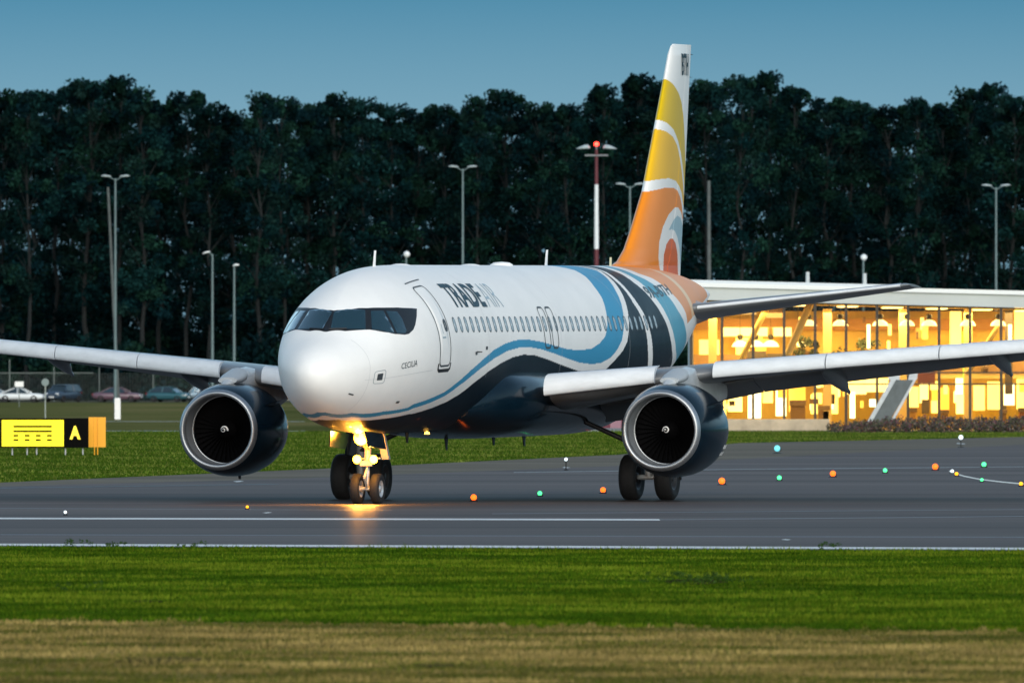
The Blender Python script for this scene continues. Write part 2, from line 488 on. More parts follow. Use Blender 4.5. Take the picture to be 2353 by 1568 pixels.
# ---- cockpit: dark surround and six panes
front = skin(z1([(765,680),(1085,657),(1090,850),(1000,846),(900,846),(742,854)]))
sidew = skin(z1([(1140,667),(1262,663),(1320,770),(1375,888),(1260,862),(1150,846)]))
rearw = skin(z1([(1292,665),(1400,672),(1450,740),(1495,860),(1480,886),(1400,886),(1350,780)]))
mask = skin(z1([(742,664),(900,655),(1100,637),(1300,632),(1450,634),(1600,642),(1598,720),(1585,800),(1565,850),(1520,892),(1480,900),(1380,893),(1250,870),(1130,850),(1000,856),(900,864),(742,876)]))
xm0, xm1 = mask[0][0], mask[-1][0]
mask[0] = (xm0, R(90)); mask[-1] = (xm1, R(90))
decal('windscreen_surround', mask, 0.006, m_black, fuselage, 0.09)
decal('windscreen_surround', mask, 0.006, m_black, fuselage, 0.09, side=-1)
for sd_ in (1, -1):
    for pl in (front, sidew, rearw):
        if pl is front: pl = [(x, min(p, R(88.3))) for x, p in pl]
        decal('cockpit_window', pl, 0.014, m_glass, fuselage, 0.09, side=sd_)
    wp = MB()
    a_, b_ = front[4], front[2]
    for k in range(2):
        p0 = J_(fus(front[5][0] + .1 + .25 * k * 0, min(front[5][1], R(88)) - .1 - .35 * k, .03)); p1 = J_(fus(front[4][0] + .05, front[4][1] - .06 - .33 * k, .03))
    p0 = J_(fus(front[5][0] + .0, R(86), .03)); p1 = J_(fus(front[4][0], front[4][1], .03))
    if sd_ < 0: p0.y *= -1; p1.y *= -1
    wp.tube(p0, p1, .018); wp.build('wiper', m_black, fuselage)

# ---- cabin windows
xw0, pw0 = pick(1044.6, 745.5); xw1, pw1 = pick(1505, 739)
nw = 38
for i in range(nw):
    f = i / (nw - 1); x = xw0 + (xw1 - xw0) * f; p = pw0 + (pw1 - pw0) * f
    ol = rrect(x - .125, x + .125, p - .098, p + .098, .11, 4)
    ins = rrect(x - .092, x + .092, p - .082, p + .082, .08, 4)
    mb = MB(); V = [J_(q) for q in fus(*np.array(ol).T, .004)]; W = [J_(q) for q in fus(*np.array(ins).T, .005)]
    n_ = len(V)
    mb.add(V + W, [(k, (k + 1) % n_, n_ + (k + 1) % n_, n_ + k) for k in range(n_)], 1)
    mb.add(W, [tuple(range(n_))], 0)
    mb.build('cabin_window', [m_pane, m_rimdk], fuselage)

# ---- doors, exits, hatches
def door(name, top, bot, sill=False):
    (xt, ptp), (xb, pb) = top, bot
    o = MB()
    x0, x1 = min(xt, xb), 0
    return o
dT, dB = pick(962, 655), pick(1020, 840)
dTL, dTR, dBL, dBR = pick(941, 654.5), pick(972, 655), pick(1006, 836), pick(1031, 834)
print('door', dTL, dTR, dBL, dBR)
dx0, dx1 = (dTL[0] + dBL[0]) / 2, (dTR[0] + dBR[0]) / 2
dp0, dp1 = dB[1], dT[1] - R(1)
dm = MB(); ol = rrect(dx0, dx1, dp0, dp1, .16)
stroke(dm, ol, .045, .006, 0, True)
inner = rrect(dx0 + .03, dx1 - .03, dp0 + .015, dp1 - .015, .14)
decal('passenger_door', inner, .003, m_white, fuselage, .12)
dm.build('door_seal', m_rimdk, fuselage)
dm = MB(); stroke(dm, [(dx0 - .06, dp0 + R(2)), (dx0 - .06, dp0 - R(1.8)), (dx0 + .04, dp0 - R(3.2)), (dx1 - .04, dp0 - R(3.2)), (dx1 + .06, dp0 - R(1.8)), (dx1 + .06, dp0 + R(2))], .085, .006)
dm.build('door_sill', m_black, fuselage); dm = MB()
stroke(dm, [(dx0 - .10, dp1 + R(5)), (dx1 + .25, dp1 + R(6.5))], .035, .01)
dm.build('rain_gutter', m_rimdk, fuselage)
pw = (pw0 + pw1) / 2
dm = MB(); stroke(dm, rrect(dx1 - .26, dx1 - .12, pw0 - .05, pw0 + .06, .05), .10, .008, 0, True); dm.build('door_window', m_rimdk, fuselage)
dm = MB(); stroke(dm, [(dx0 + .34, pw0 + .03), (dx0 + .34, pw0 - .09)], .04, .008); stroke(dm, [(dx0 + .25, pw0 - .14), (dx0 + .5, pw0 - .14)], .04, .008); dm.build('door_handle', m_lgrey, fuselage)
for xe, u_ in ((pick(1254, 752), 0), (pick(1272, 752), 1)):
    x = xe[0]
    dm = MB(); stroke(dm, rrect(x - .27, x + .27, pick(1262, 795)[1] - .02, pick(1245, 706)[1], .14), .05, .0065, 0, True)
    dm.build('overwing_exit', m_rimdk, fuselage)
cx_, cp_ = pick(872, 866)
dm = MB(); stroke(dm, rrect(cx_ - .22, cx_ + .22, cp_ - .115, cp_ + .115, .08), .02, .006, 0, True)
dm.build('service_hatch', m_lgrey, fuselage)
decal('hatch_grille', rrect(cx_ - .10, cx_ + .12, cp_ - .055, cp_ + .065, .02), .007, m_rimdk, fuselage, .1)
for q in ((1094, 811), (1118, 799), (806, 905), (913, 923)):
    x, p = pick(*q); w0 = .09
    decal('static_port', rrect(x - w0, x + w0, p - .02, p + .02, .03), .008, m_rimdk, fuselage, .1)
for q in ((1096, 808),):                                   # angle-of-attack vane
    x, p = pick(*q); P0 = J_(fus(x, p, 0)); mb = MB(); mb.tube(P0, P0 + Vector((.05, -.12, 0)), .02, .012); mb.build('probe', m_dark, fuselage)
m_seam = mat('seam_grey', (.62, .63, .64), rough=.5)
for xs_ in (9.2, 16.0, 22.6, 27.6):
    seam = MB(); stroke(seam, [(xs_, R(a_)) for a_ in range(-20, 92, 8)], .012, .0045); seam.build('skin_seam', m_seam, fuselage)
seam = MB(); stroke(seam, [(x_, R(-14 + .25 * x_)) for x_ in np.arange(1.2, 4.6, .4)], .014, .0045); seam.build('skin_seam', m_seam, fuselage)
seam = MB(); stroke(seam, [(1.35, R(a_)) for a_ in range(-60, 60, 8)], .012, .0045); seam.build('radome_seam', m_seam, fuselage)

# ---- lettering
def text_mesh(s, w, h, bold=0.0):
    cu = bpy.data.curves.new('t', 'FONT'); cu.body = s; cu.size = 1.0; cu.offset = bold; cu.resolution_u = 4
    o = bpy.data.objects.new('t', cu); COL.objects.link(o)
    dg = bpy.context.evaluated_depsgraph_get()
    me = bpy.data.meshes.new_from_object(o.evaluated_get(dg))
    bpy.data.objects.remove(o); bpy.data.curves.remove(cu)
    bm = bmesh.new(); bm.from_mesh(me); bmesh.ops.triangulate(bm, faces=bm.faces)
    xs = [v.co.x for v in bm.verts]; ys = [v.co.y for v in bm.verts]
    x0, y0 = min(xs), min(ys); sx, sy = w / (max(xs) - x0), h / (max(ys) - y0)
    for v in bm.verts: v.co = Vector(((v.co.x - x0) * sx, (v.co.y - y0) * sy, 0))
    for _ in range(4):
        long = [e for e in bm.edges if e.calc_length() > 0.14]
        if not long: break
        bmesh.ops.subdivide_edges(bm, edges=long, cuts=1); bmesh.ops.triangulate(bm, faces=bm.faces)
    bm.to_mesh(me); bm.free()
    return me
def skin_text(name, s, x0, p0, w, h, m, bold=0.0, off=.009):
    me = text_mesh(s, w, h, bold)
    A = np.array([v.co[:] for v in me.vertices])
    V = fus(x0 + A[:, 0], p0 + A[:, 1] / 2.03, off)
    for v, q in zip(me.vertices, V): v.co = J_(q)
    me.materials.clear(); me.materials.append(m); me.update()
    return link(name, me, fuselage)
T0, T1 = pick(1001.6, 652), pick(1047.4, 705.5); RE = pick(1157.4, 705.5); EE = pick(1118.9, 705)
th = (T0[1] - T1[1]) * 2.03
skin_text('airline_name', 'TRADE', T0[0], T1[1], EE[0] - T0[0] + .05, th, m_letter, 0.03)
skin_text('airline_name', 'AIR', EE[0] + .22, T1[1], RE[0] - EE[0] - .20, th, m_lgrey, -0.012)
ca, cb = pick(921, 849), pick(953, 849)
skin_text('nose_name', 'CECILIA', ca[0], ca[1] + .01, cb[0] - ca[0] + .08, .17, m_letter, 0.0)
ra, rb = pick(1490, 684), pick(1532, 684)
skin_text('registration', '9A-BTH', 26.2, pick(1510, 684)[1], 3.1, .42, mat('registration_grey', (.07, .12, .15), rough=.5), 0.02)

# ---- antennas and beacon on the roof
def blade(x, h, ch, m, lean=.25, side=0):
    mb = MB(); zt = float(fus(x, math.pi / 2)[2]) - .05
    rings = []
    for k, (f_, c_) in enumerate(((0, 1), (.5, .8), (1, .45))):
        cx = x + lean * f_ * h; z = zt + (h + .05) * f_; c = ch * c_
        rings.append([J(cx - c / 2, 0, z), J(cx, -.03, z), J(cx + c / 2, 0, z), J(cx, .03, z)])
    mb.loft(rings, sm=False); return mb.build('antenna', m, fuselage)
bx = on_side(859, 600)[0]; blade(bx, .40, .28, m_white)
bx2 = on_side(1254, 600)[0]; blade(bx2, .40, .30, m_white)
blade(on_side(1402, 600)[0], .22, .25, mat('pale_yellow_antenna', (.7, .72, .5)), .1)
dm = MB(); xq = on_side(1152, 607)[0]; dm.lathe([(0, .3), (.05, .29), (.10, .2), (.12, .0)], 'z', J(xq, 0, float(fus(xq, math.pi / 2)[2]) - .03), 16); dm.build('beacon', m_white, fuselage)
for qx in (1080, 920):
    dm = MB(); xq = on_side(qx, 607)[0]; dm.lathe([(0, .28), (.03, .25), (.06, .12), (.065, .0)], 'z', J(xq, 0, float(fus(xq, math.pi / 2)[2]) - .03), 16); dm.build('antenna', m_white, fuselage)
for xq, h in ((8.6, .26), (12.2, .28), (16.6, .2), (19.5, .25)):
    mb = MB(); z = float(fus(xq, -math.pi / 2)[2]) if xq < 9.5 else 1.60
    mb.prism([(xq - X0 - .14, z + .05), (xq - X0 + .16, z + .05), (xq - X0 + .10, z - h), (xq - X0, z - h)], -.012, .012); mb.build('antenna', m_black, fuselage)

# ---- belly fairing
def se_ring(x, w, zb, zt, n=36, ex=2.6, y0=0):
    c, hh = (zb + zt) / 2, (zt - zb) / 2; out = []
    for k in range(n):
        t = 2 * math.pi * k / n; ct, st = math.cos(t), math.sin(t)
        out.append(J(x, y0 + w * math.copysign(abs(ct) ** (2 / ex), ct), c + hh * math.copysign(abs(st) ** (2 / ex), st)))
    return out
bxs = np.linspace(9.5, 24.2, 40)
bw = pchip([9.5, 10.3, 11.3, 13, 19, 21.5, 24.2], [1.35, 1.80, 2.20, 2.42, 2.42, 2.15, 1.2], bxs)
bz0 = pchip([9.5, 11, 12.5, 20, 24.2], [2.05, 1.72, 1.60, 1.62, 2.1], bxs)
bz1 = pchip([9.5, 10.3, 11.5, 14, 18, 24.2], [2.7, 3.25, 3.52, 3.5, 3.3, 2.8], bxs)
mb = MB(); mb.loft([se_ring(*q) for q in zip(bxs, bw, bz0, bz1)]); mb.build('belly_fairing', m_navy, jet)
mb = MB()
P0 = J_(fus(9.0, R(-78), 0)); mb.lathe([(0, .07), (.05, .06), (.08, 0)], 'z', P0 - Vector((0, 0, .09)), 12)
mb.build('belly_lamp', m_lamp_soft, jet)
# ---------------------------------------------------------------- wings
def airfoil(n=14, cam=0.02):
    xs = [(1 - math.cos(math.pi * k / n)) / 2 for k in range(n + 1)]
    th = lambda x: 5 * (.2969 * math.sqrt(x) - .126 * x - .3516 * x**2 + .2843 * x**3 - .1036 * x**4)
    cm = lambda x: cam * 4 * x * (1 - x)
    up = [(x, cm(x), th(x)) for x in xs]; lo = [(x, cm(x), -th(x)) for x in xs[1:-1]]
    return list(reversed(up)) + lo
AF = airfoil()
def w_le(y): return 12.25 + (y - 2.6) * 0.52 + (0 if y >= 2.6 else 1.0)
def w_te(y): return 18.35 if y < 6.4 else 18.35 + (y - 6.4) * 0.273
def w_top(y): return 3.20 + 0.0775 * (y - 2.6)
def w_t(y): return float(np.interp(y, [1.5, 2.6, 6.4, 12, 17.05], [.92, .84, .46, .27, .16]))
def w_inc(y): return float(np.interp(y, [1.5, 6.4, 17.05], [3.2, 1.6, 0.2]))
def wing_ring(y, s, c0=0.0, c1=1.0):
    le, te = w_le(y), w_te(y); c = te - le; t = w_t(y); out = []
    for x, cm, th in AF:
        xx = .04 * c + x * .96 * c; z = w_top(y) - .62 * t + cm * c + th * t - math.tan(R(w_inc(y))) * (xx - .3 * c)
        out.append(J(le + xx, s * y, z))
    return out
def w_low(y, x):
    le, te = w_le(y), w_te(y); c = te - le; f = min(max((x - le) / c, .01), 1); t = w_t(y)
    th = 5 * (.2969 * math.sqrt(f) - .126 * f - .3516 * f**2 + .2843 * f**3 - .1036 * f**4)
    return w_top(y) - .62 * t + .02 * 4 * f * (1 - f) * c - th * t - math.tan(R(w_inc(y))) * (f * c - .3 * c)

def make_wing(s):
    mb = MB(); ys = [1.4, 2.0, 2.59, 2.6, 3.5, 4.5, 5.5, 6.4, 8, 10, 12, 14, 16, 16.8, 17.05]
    mb.loft([wing_ring(y, s) for y in ys]); wing = mb.build('wing', m_wing, jet)
    # slats, run out and down
    def slat(y0, y1):
        mb = MB(); rings = []
        for k in range(7):
            y = y0 + (y1 - y0) * k / 6
            h = float(np.interp(y, [2.6, 5.3, 7, 13.5, 17], [.56, .44, .41, .36, .30])); g = h / .5 * .95
            zt, le = w_top(y) + .03, w_le(y) - .22
            pr = [(.55 * g, .02), (.25 * g, -.01), (.06 * g, -.09), (-.07 * g, -.26), (-.14 * g, -.5), (-.16 * g, -.74), (-.13 * g, -.93), (-.05 * g, -1.0),
                  (-.01 * g, -.92), (-.04 * g, -.7), (.03, -.42), (.22 * g, -.14)]
            rings.append([J(le + a, s * y, zt + b * h) for a, b in pr])
        mb.loft(rings); return mb.build('slat', m_slat, wing)
    slat(2.62, 5.12)
    for a, b in ((6.45, 9.0), (9.03, 11.6), (11.63, 14.2), (14.23, 16.6)): slat(a, b)
    # flaps, run out a little
    def flap(y0, y1):
        mb = MB(); rings = []
        for y in np.linspace(y0, y1, 5):
            te = w_te(y); c = .20 * (w_te(y) - w_le(y)) + .35; z0 = w_low(y, te) + .02; rr = []
            for x, cm, th in AF:
                u, v = x * c, (cm * c + th * c * .13); a = R(-18)
                rr.append(J(te - .30 + u * math.cos(a) - v * math.sin(a) * -1 * 0, s * y, z0 - .06 + u * math.sin(a) + v))
            rings.append(rr)
        mb.loft(rings); mb.build('flap', m_wing, wing)
    flap(2.2, 6.42); flap(6.44, 13.2)
    mb = MB(); mb.loft([[J(w_te(y) - .02, s * y, w_low(y, w_te(y)) + .03), J(w_te(y) + .45, s * y, w_low(y, w_te(y)) - .02), J(w_te(y) - .02, s * y, w_low(y, w_te(y)) - .03)] for y in (13.3, 16.4)], sm=False)
    mb.build('aileron', m_wing, wing)
    # flap track fairings
    for y, L, hh in ((5.35, 1.9, .24), (8.45, 2.7, .25), (12.45, 2.3, .21)):
        mb = MB(); te = w_te(y); rings = []
        for k in range(15):
            f = k / 14; x = te - L * .62 + L * f; rad = math.sin(math.pi * min(f * 1.04 + .01, 1)) ** .55 if f < .97 else .25
            drop = .05 + .52 * f ** 1.5
            zc = w_low(y, min(x, te)) - drop + (0 if x < te else -.06 * (x - te))
            rings.append([J(x, s * y + .17 * rad * math.cos(t), zc + hh * rad * math.sin(t) + (.10 * (1 - f) if math.sin(t) > 0 else 0)) for t in np.linspace(0, 2 * math.pi, 15)[:-1]])
        mb.loft(rings); mb.build('flap_fairing', mat('fairing_grey', (.12, .14, .16), rough=.35, coat=.3), wing)
    # wingtip fence and light
    mb = MB(); y = 17.05
    mb.add([J(19.7, s * y, w_top(y) + .02), J(21.2, s * y, w_top(y)), J(21.5, s * (y + .05), w_top(y) + .75), J(21.1, s * (y + .05), w_top(y) + .78)] +
           [J(19.7, s * (y + .04), w_top(y) + .02), J(21.2, s * (y + .04), w_top(y)), J(21.5, s * (y + .09), w_top(y) + .75), J(21.1, s * (y + .09), w_top(y) + .78)],
           [(0, 1, 2, 3), (7, 6, 5, 4), (0, 4, 5, 1), (1, 5, 6, 2), (2, 6, 7, 3), (3, 7, 4, 0)])
    mb.build('wingtip_fence', m_white, wing)
    # root landing lamp glint
    return wing
for s in (-1, 1): make_wing(s)

# ---------------------------------------------------------------- engines
def make_engine(s):
    ex, ey, ez = 11.42, s * 5.75, 1.83
    c = J(ex, ey, ez)
    mb = MB()
    mb.lathe([(.14, 1.015), (.3, 1.075), (.6, 1.135), (1.0, 1.175), (1.5, 1.185), (2.0, 1.165), (2.5, 1.10), (2.9, 1.01), (3.15, .92), (3.15, .88), (2.6, .86)], 'x', c, 56)
    eng = mb.build('engine', m_navy, jet)
    mb = MB(); mb.lathe([(.145, 1.017), (.07, .99), (.02, .96), (0, .925), (.02, .89), (.08, .865), (.16, .855)], 'x', c, 56); mb.build('intake_lip', m_lip, eng)
    mb = MB(); mb.lathe([(.158, .856), (.5, .845), (.86, .86)], 'x', c, 56); mb.build('intake_liner', m_duct, eng)
    mb = MB(); mb.lathe([(.70, .852), (.70, .835), (.735, .835), (.735, .852)], 'x', c, 56); mb.build('fan_case_ring', m_lip, eng)
    mb = MB()                                                   # fan: 36 twisted blades as one wheel
    for k in range(36):
        a0 = 2 * math.pi * k / 36; V = []
        for f in np.linspace(0, 1, 6):
            r_ = .24 + .61 * f; tw = R(25 + 38 * f); ch = .13 + .10 * f
            for q in (-1, 1):
                da = q * ch / 2 * math.sin(tw) / r_; dx = q * ch / 2 * math.cos(tw)
                V.append(c + Vector((.92 + dx, r_ * math.cos(a0 + da), r_ * math.sin(a0 + da))))
        mb.add(V, [(2 * i, 2 * i + 1, 2 * i + 3, 2 * i + 2) for i in range(5)], 0, True)
    mb.lathe([(1.06, .86), (1.06, .2)], 'x', c, 40)
    mb.build('fan', m_fan, eng)
    mb = MB(); mb.lathe([(.52, .0), (.56, .045), (.66, .12), (.80, .19), (.95, .245)], 'x', c, 28); sp = mb.build('spinner', m_fan, eng)
    mb = MB(); n = 40; V = []                                    # white swirl on the spinner
    for k in range(n):
        f = k / (n - 1); a = f * 1.55 * 2 * math.pi; rr = .012 + .085 * f; w = .006 + .010 * f
        xx = lambda q: .52 + .04 * (q / .045) ** 1.3 if q < .045 else .56 + .10 * ((q - .045) / .075)
        for q in (rr - w, rr + w):
            q = max(q, .002); V.append(c + Vector((xx(q) - .012, q * math.cos(a) * s, q * math.sin(a))))
    mb.add(V, [(2 * i, 2 * i + 1, 2 * i + 3, 2 * i + 2) for i in range(n - 1)]); mb.build('spinner_swirl', m_white, eng)
    mb = MB(); mb.lathe([(2.6, .66), (3.2, .63), (3.9, .52), (4.4, .41), (4.4, .36), (4.2, .34)], 'x', c, 36)
    mb.lathe([(4.0, .24), (4.6, .2), (5.0, .02)], 'x', c, 24); mb.build('exhaust', m_dark, eng)
    # cowl latches / vent marks and strake
    mb = MB()
    V0 = c + Vector((.95, -math.copysign(.98, 1) * 1.0, .66))
    mb.add([c + Vector((.8, q * 1.0, .60 + .0)) for q in (-1,)] + [c + Vector((1.7, -1.03, .60)), c + Vector((1.7, -1.22, .74)), c + Vector((1.35, -1.18, .70))], [(0, 1, 2, 3)])
    mb.add([v + Vector((0, .0, .012)) for v in (c + Vector((.8, -1.0, .60)), c + Vector((1.7, -1.03, .60)), c + Vector((1.7, -1.22, .74)), c + Vector((1.35, -1.18, .70)))], [(3, 2, 1, 0)])
    mb.build('strake', m_navy, eng)
    if s < 0:
        mb = MB()
        for u_, v_ in ((0, 0), (.13, 0), (0, .16), (.14, .16)):
            for k in (0,):
                t = R(200 + v_ * 60); x_ = 2.25 + u_
                P = [c + Vector((x_ + a_ * .10, 1.128 * math.cos(t + b_ * .09), 1.128 * math.sin(t + b_ * .09))) for a_, b_ in ((0, 0), (1, 0), (1, 1), (0, 1))]
                mb.add([p + (p - c - Vector((p.x - c.x, 0, 0))).normalized() * .01 for p in P], [(0, 1, 2, 3)])
        mb.build('cowl_placard', m_white, eng)
    for ang in (12, 132, 250):
        t = R(ang); mb = MB(); mb.tube(c + Vector((-.003, .86 * math.cos(t), .86 * math.sin(t))), c + Vector((.12, 1.01 * math.cos(t), 1.01 * math.sin(t))), .006, n=5); mb.build('lip_seam', m_dark, eng)
    # drain mast
    mb = MB(); mb.prism([(c.x + 1.9, c.z - 1.12), (c.x + 2.08, c.z - 1.12), (c.x + 2.05, c.z - 1.26), (c.x + 1.97, c.z - 1.26)], ey - .02, ey + .02); mb.build('drain_mast', m_dark, eng)
    # pylon
    mb = MB(); rings = []
    for x, z0, z1, w in ((11.95, 2.80, 2.90, .05), (12.3, 2.75, 3.08, .16), (12.8, 2.6, 3.24, .22), (13.4, 2.5, 3.36, .24), (14.0, 2.4, 3.40, .25), (15.2, 2.3, 3.3, .24), (16.4, 2.3, 3.1, .2), (17.6, 2.55, 2.95, .12)):
        rings.append(se_ring(x, w, z0, z1, 16, 3.0, ey))
    mb.loft(rings); mb.build('pylon', mat('pylon_grey', (.50, .54, .57), rough=.38, coat=.3, var=.15, vscale=2.5), eng)
    mb = MB(); mb.loft([se_ring(x, w, z0, z1, 12, 2.2, ey) for x, z0, z1, w in ((12.35, 2.98, 3.14, .25), (12.8, 2.96, 3.27, .30), (13.25, 3.0, 3.38, .27))])
    mb.build('pylon_fairing', mat('heatshield_grey', (.40, .44, .47), rough=.45), eng)
    return eng
for s in (-1, 1): make_engine(s)

# ---------------------------------------------------------------- tail
m_fin = mat('fin_paint', attr='paint', rough=.36, coat=.15, spec=.3, var=.03, vscale=.8)
LE = [(28.2, 5.93), (28.9, 6.06), (29.6, 6.38), (30.2, 6.85), (31.4, 7.90), (33.33, 10.66), (33.95, 11.58), (34.12, 11.74), (34.3, 11.80), (36.2, 11.80)]
def fin_le(z): return float(np.interp(z, [q[1] for q in LE[:8]], [q[0] for q in LE[:8]]))
def fin_te(z): return 35.05 + (z - 5.7) * .1885
def plane(pts): return [on_side(*q) for q in z3(pts)]
P_y1 = plane([(418,270),(440,300),(470,352),(492,405),(506,470),(516,540),(525,620),(533,700),(541,800),(541,1100),(200,1100),(200,300)])
P_w1 = plane([(350,480),(372,500),(400,520),(435,560),(465,620),(490,690),(510,770),(528,860),(540,930),(527,930),(520,880),(500,790),(480,710),(460,650),(430,600),(395,570),(358,550),(330,540)])
P_w2 = plane([(250,880),(290,860),(340,842),(400,835),(450,850),(480,880),(505,920),(520,975),(540,1020),(540,1080),(522,1050),(510,990),(490,940),(465,905),(430,888),(380,888),(320,905),(275,925),(240,940)])
P_or = plane([(200,960),(275,925),(320,905),(380,888),(430,888),(465,905),(490,940),(510,990),(522,1050),(545,1100),(545,1480),(100,1480)])
P_y2 = plane([(330,545),(358,550),(395,570),(430,600),(460,650),(480,710),(500,790),(520,880),(540,940),(540,1000),(520,975),(505,920),(480,880),(450,850),(400,835),(340,842),(250,880)])
P_a0 = plane([(360,1420),(345,1360),(330,1290),(335,1200),(360,1110),(400,1040),(445,1002),(475,1000),(505,1030),(523,1075),(545,1110),(545,1460)])
P_bl = plane([(400,1130),(440,1070),(470,1047),(500,1060),(520,1100),(540,1130),(540,1420),(510,1400),(506,1320),(495,1230),(475,1170),(450,1135),(425,1124)])
P_a1 = plane([(372,1420),(368,1340),(368,1270),(385,1210),(410,1180),(435,1178),(460,1205),(480,1270),(489,1400)])
def fin_colour(X, Z):
    c = np.empty(X.shape + (3,)); c[:] = WHITE
    for poly, k in ((P_y1, YEL1), (P_y2, YEL2), (P_w1, WHITE), (P_or, ORANGE), (P_w2, WHITE), (P_a0, WHITE), (P_bl, (.36, .52, .60)), (P_a1, RUST)):
        c[in_poly(X, Z, poly)] = k
    return c
def fin_part(name, f0, f1, parent):
    """Fin or rudder: a closed thin aerofoil panel from chord fraction f0 to f1."""
    nz, nc = 300, 150
    zz = np.concatenate([np.linspace(5.55, 11.72, nz - 8), 11.80 - .08 * np.linspace(1, 0, 9)[1:] ** 2])
    cf = f0 + (f1 - f0) * (1 - np.cos(np.linspace(0, math.pi / 2, nc))) if f0 == 0 else np.linspace(f0, f1, nc)
    VV = []; CC = []
    for sgn in (-1, 1):
        Z, C_ = np.meshgrid(zz, cf, indexing='ij')
        le = np.interp(Z, [q[1] for q in LE[:9]], [q[0] for q in LE[:9]]); le = np.where(Z < 5.95, 28.4, le); te = fin_te(Z)
        ch = te - le; X = le + ch * C_
        tk = 5 * (.2969 * np.sqrt(C_) - .126 * C_ - .3516 * C_**2 + .2843 * C_**3 - .1036 * C_**4) * np.interp(Z, [5.6, 7, 11.5, 11.8], [.60, .50, .24, .10])
        VV.append(np.stack([X - X0, sgn * tk, Z], -1)); CC.append(fin_colour(X, Z))
    V = np.concatenate([v.reshape(-1, 3) for v in VV]); Cc = np.concatenate([c.reshape(-1, 3) for c in CC])
    i0 = np.arange(nz * nc).reshape(nz, nc); off = nz * nc
    a = np.stack([i0[:-1, :-1], i0[:-1, 1:], i0[1:, 1:], i0[1:, :-1]], -1).reshape(-1, 4)
    top = np.stack([i0[-1, :-1], i0[-1, 1:], i0[-1, 1:] + off, i0[-1, :-1] + off], -1)
    ends = [np.stack([i0[:-1, k], i0[1:, k], i0[1:, k] + off, i0[:-1, k] + off], -1) for k in (0, -1)]
    F = np.concatenate([a, a[:, ::-1] + off, top] + ends)
    me = np_mesh(name, V, F, [m_fin], colors=Cc)
    me.flip_normals()
    return link(name, me, parent)
tail_fin = fin_part('tail_fin', 0.0, 0.70, jet)
rudder = fin_part('rudder', 0.703, 1.0, tail_fin)
me = text_mesh('BTH', .95, .50, .025)
bx0, bz0_ = on_side(1558, 137)
for v in me.vertices:
    x_, z_ = 34.75 + v.co.x, 10.98 + v.co.y * 1.15
    f_ = (x_ - fin_le(z_)) / (fin_te(z_) - fin_le(z_))
    tk = 5 * (.2969 * math.sqrt(f_) - .126 * f_ - .3516 * f_**2 + .2843 * f_**3 - .1036 * f_**4) * float(np.interp(z_, [5.6, 7, 11.5, 11.8], [.60, .50, .24, .10]))
    v.co = J(x_, -tk - .012, z_)
me.materials.clear(); me.materials.append(m_letter); link('fin_lettering', me, tail_fin)
for z_ in (11.55, 10.95, 10.35):
    mb = MB(); mb.tube(J(fin_te(z_) - .02, 0, z_), J(fin_te(z_) + .22, 0, z_ - .01), .012, .006, 5); mb.build('static_wick', m_dark, rudder)

def make_stab(s):
    mb = MB(); rings = []
    for y in (.3, .9, 2, 3.5, 5, 6.05, 6.22):
        le = 31.65 + (y - .9) * .66; c = 3.75 - (y - .9) * .455; t = (.105 if y < 6.1 else .05) * c; z = 4.80 + (y - .9) * .122
        rings.append([J(le + x * c, s * y, z + th * t - .055 * x * c) for x, cm, th in AF])
    mb.loft(rings); st = mb.build('horizontal_stabiliser', m_wing, jet)
    mb = MB()
    mb.loft([[J(le_ - .03, s * y, z_ + .03), J(le_ + .12, s * y, z_ + .07), J(le_ + .12, s * y, z_ - .06), J(le_ - .03, s * y, z_ - .02)] for y, le_, z_ in ((1.3, 31.9, 4.85), (6.0, 35.0, 5.42))])
    mb.build('leading_edge', m_slat, st)
    mb = MB()
    for y in (2.0, 3.6, 5.1):
        pass
    mb.loft([se_ring(x, w, a, b, 12, 2.2, s * (.55 - .0)) for x, w, a, b in ((31.5, .5, 4.45, 5.0), (33, .55, 4.3, 5.2), (35.2, .3, 4.5, 4.9))])
    mb.build('root_fairing', mat('tail_cone_grey', (.4, .3, .26), rough=.4), st)
for s in (-1, 1): make_stab(s)

# ---------------------------------------------------------------- landing gear
def wheel(name, x, y, r_, w, parent):
    c = J(x, y, r_)
    mb = MB()
    mb.lathe([(-w * .42, r_ * .55), (-w * .5, r_ * .70), (-w * .5, r_ * .86), (-w * .38, r_ * .97), (-w * .15, r_), (w * .15, r_), (w * .38, r_ * .97), (w * .5, r_ * .86), (w * .5, r_ * .70), (w * .42, r_ * .55)], 'y', c, 40, 0)
    for q in (-1, 1):
        mb.lathe([(q * w * .42, r_ * .55), (q * w * .40, r_ * .50), (q * w * .18, r_ * .44), (q * w * .16, r_ * .22), (q * w * .38, r_ * .18), (q * w * .40, 0)], 'y', c, 40, 1)
        for k in range(9):
            a = 2 * math.pi * k / 9; p = c + Vector((r_ * .33 * math.cos(a), q * w * .16, r_ * .33 * math.sin(a)))
            mb.tube(p, p + Vector((0, q * w * .04, 0)), r_ * .055, n=8, mi=2)
    return mb.build(name, [m_rubber, m_rim if 'nose' in name else mat('main_rim_dark', (.06, .06, .065), rough=.5, metal=.4), m_dark], parent)
zn = -0.066 * 0   # the gear stands level: the jet's own 0.3 degree lean is taken up below
nose_gear = MB()
nx_, dzn = 5.07, (X0 - 5.07) * math.sin(R(.3))
nose_gear.tube(J(nx_ + .12, 0, 2.1), J(nx_, 0, .95 + dzn), .085, .085, 14)
nose_gear.tube(J(nx_, 0, 1.0 + dzn), J(nx_, 0, .36 + dzn), .055, .055, 12, 1)
nose_gear.tube(J(nx_, -.30, .38 + dzn), J(nx_, .30, .38 + dzn), .05, .05, 10)
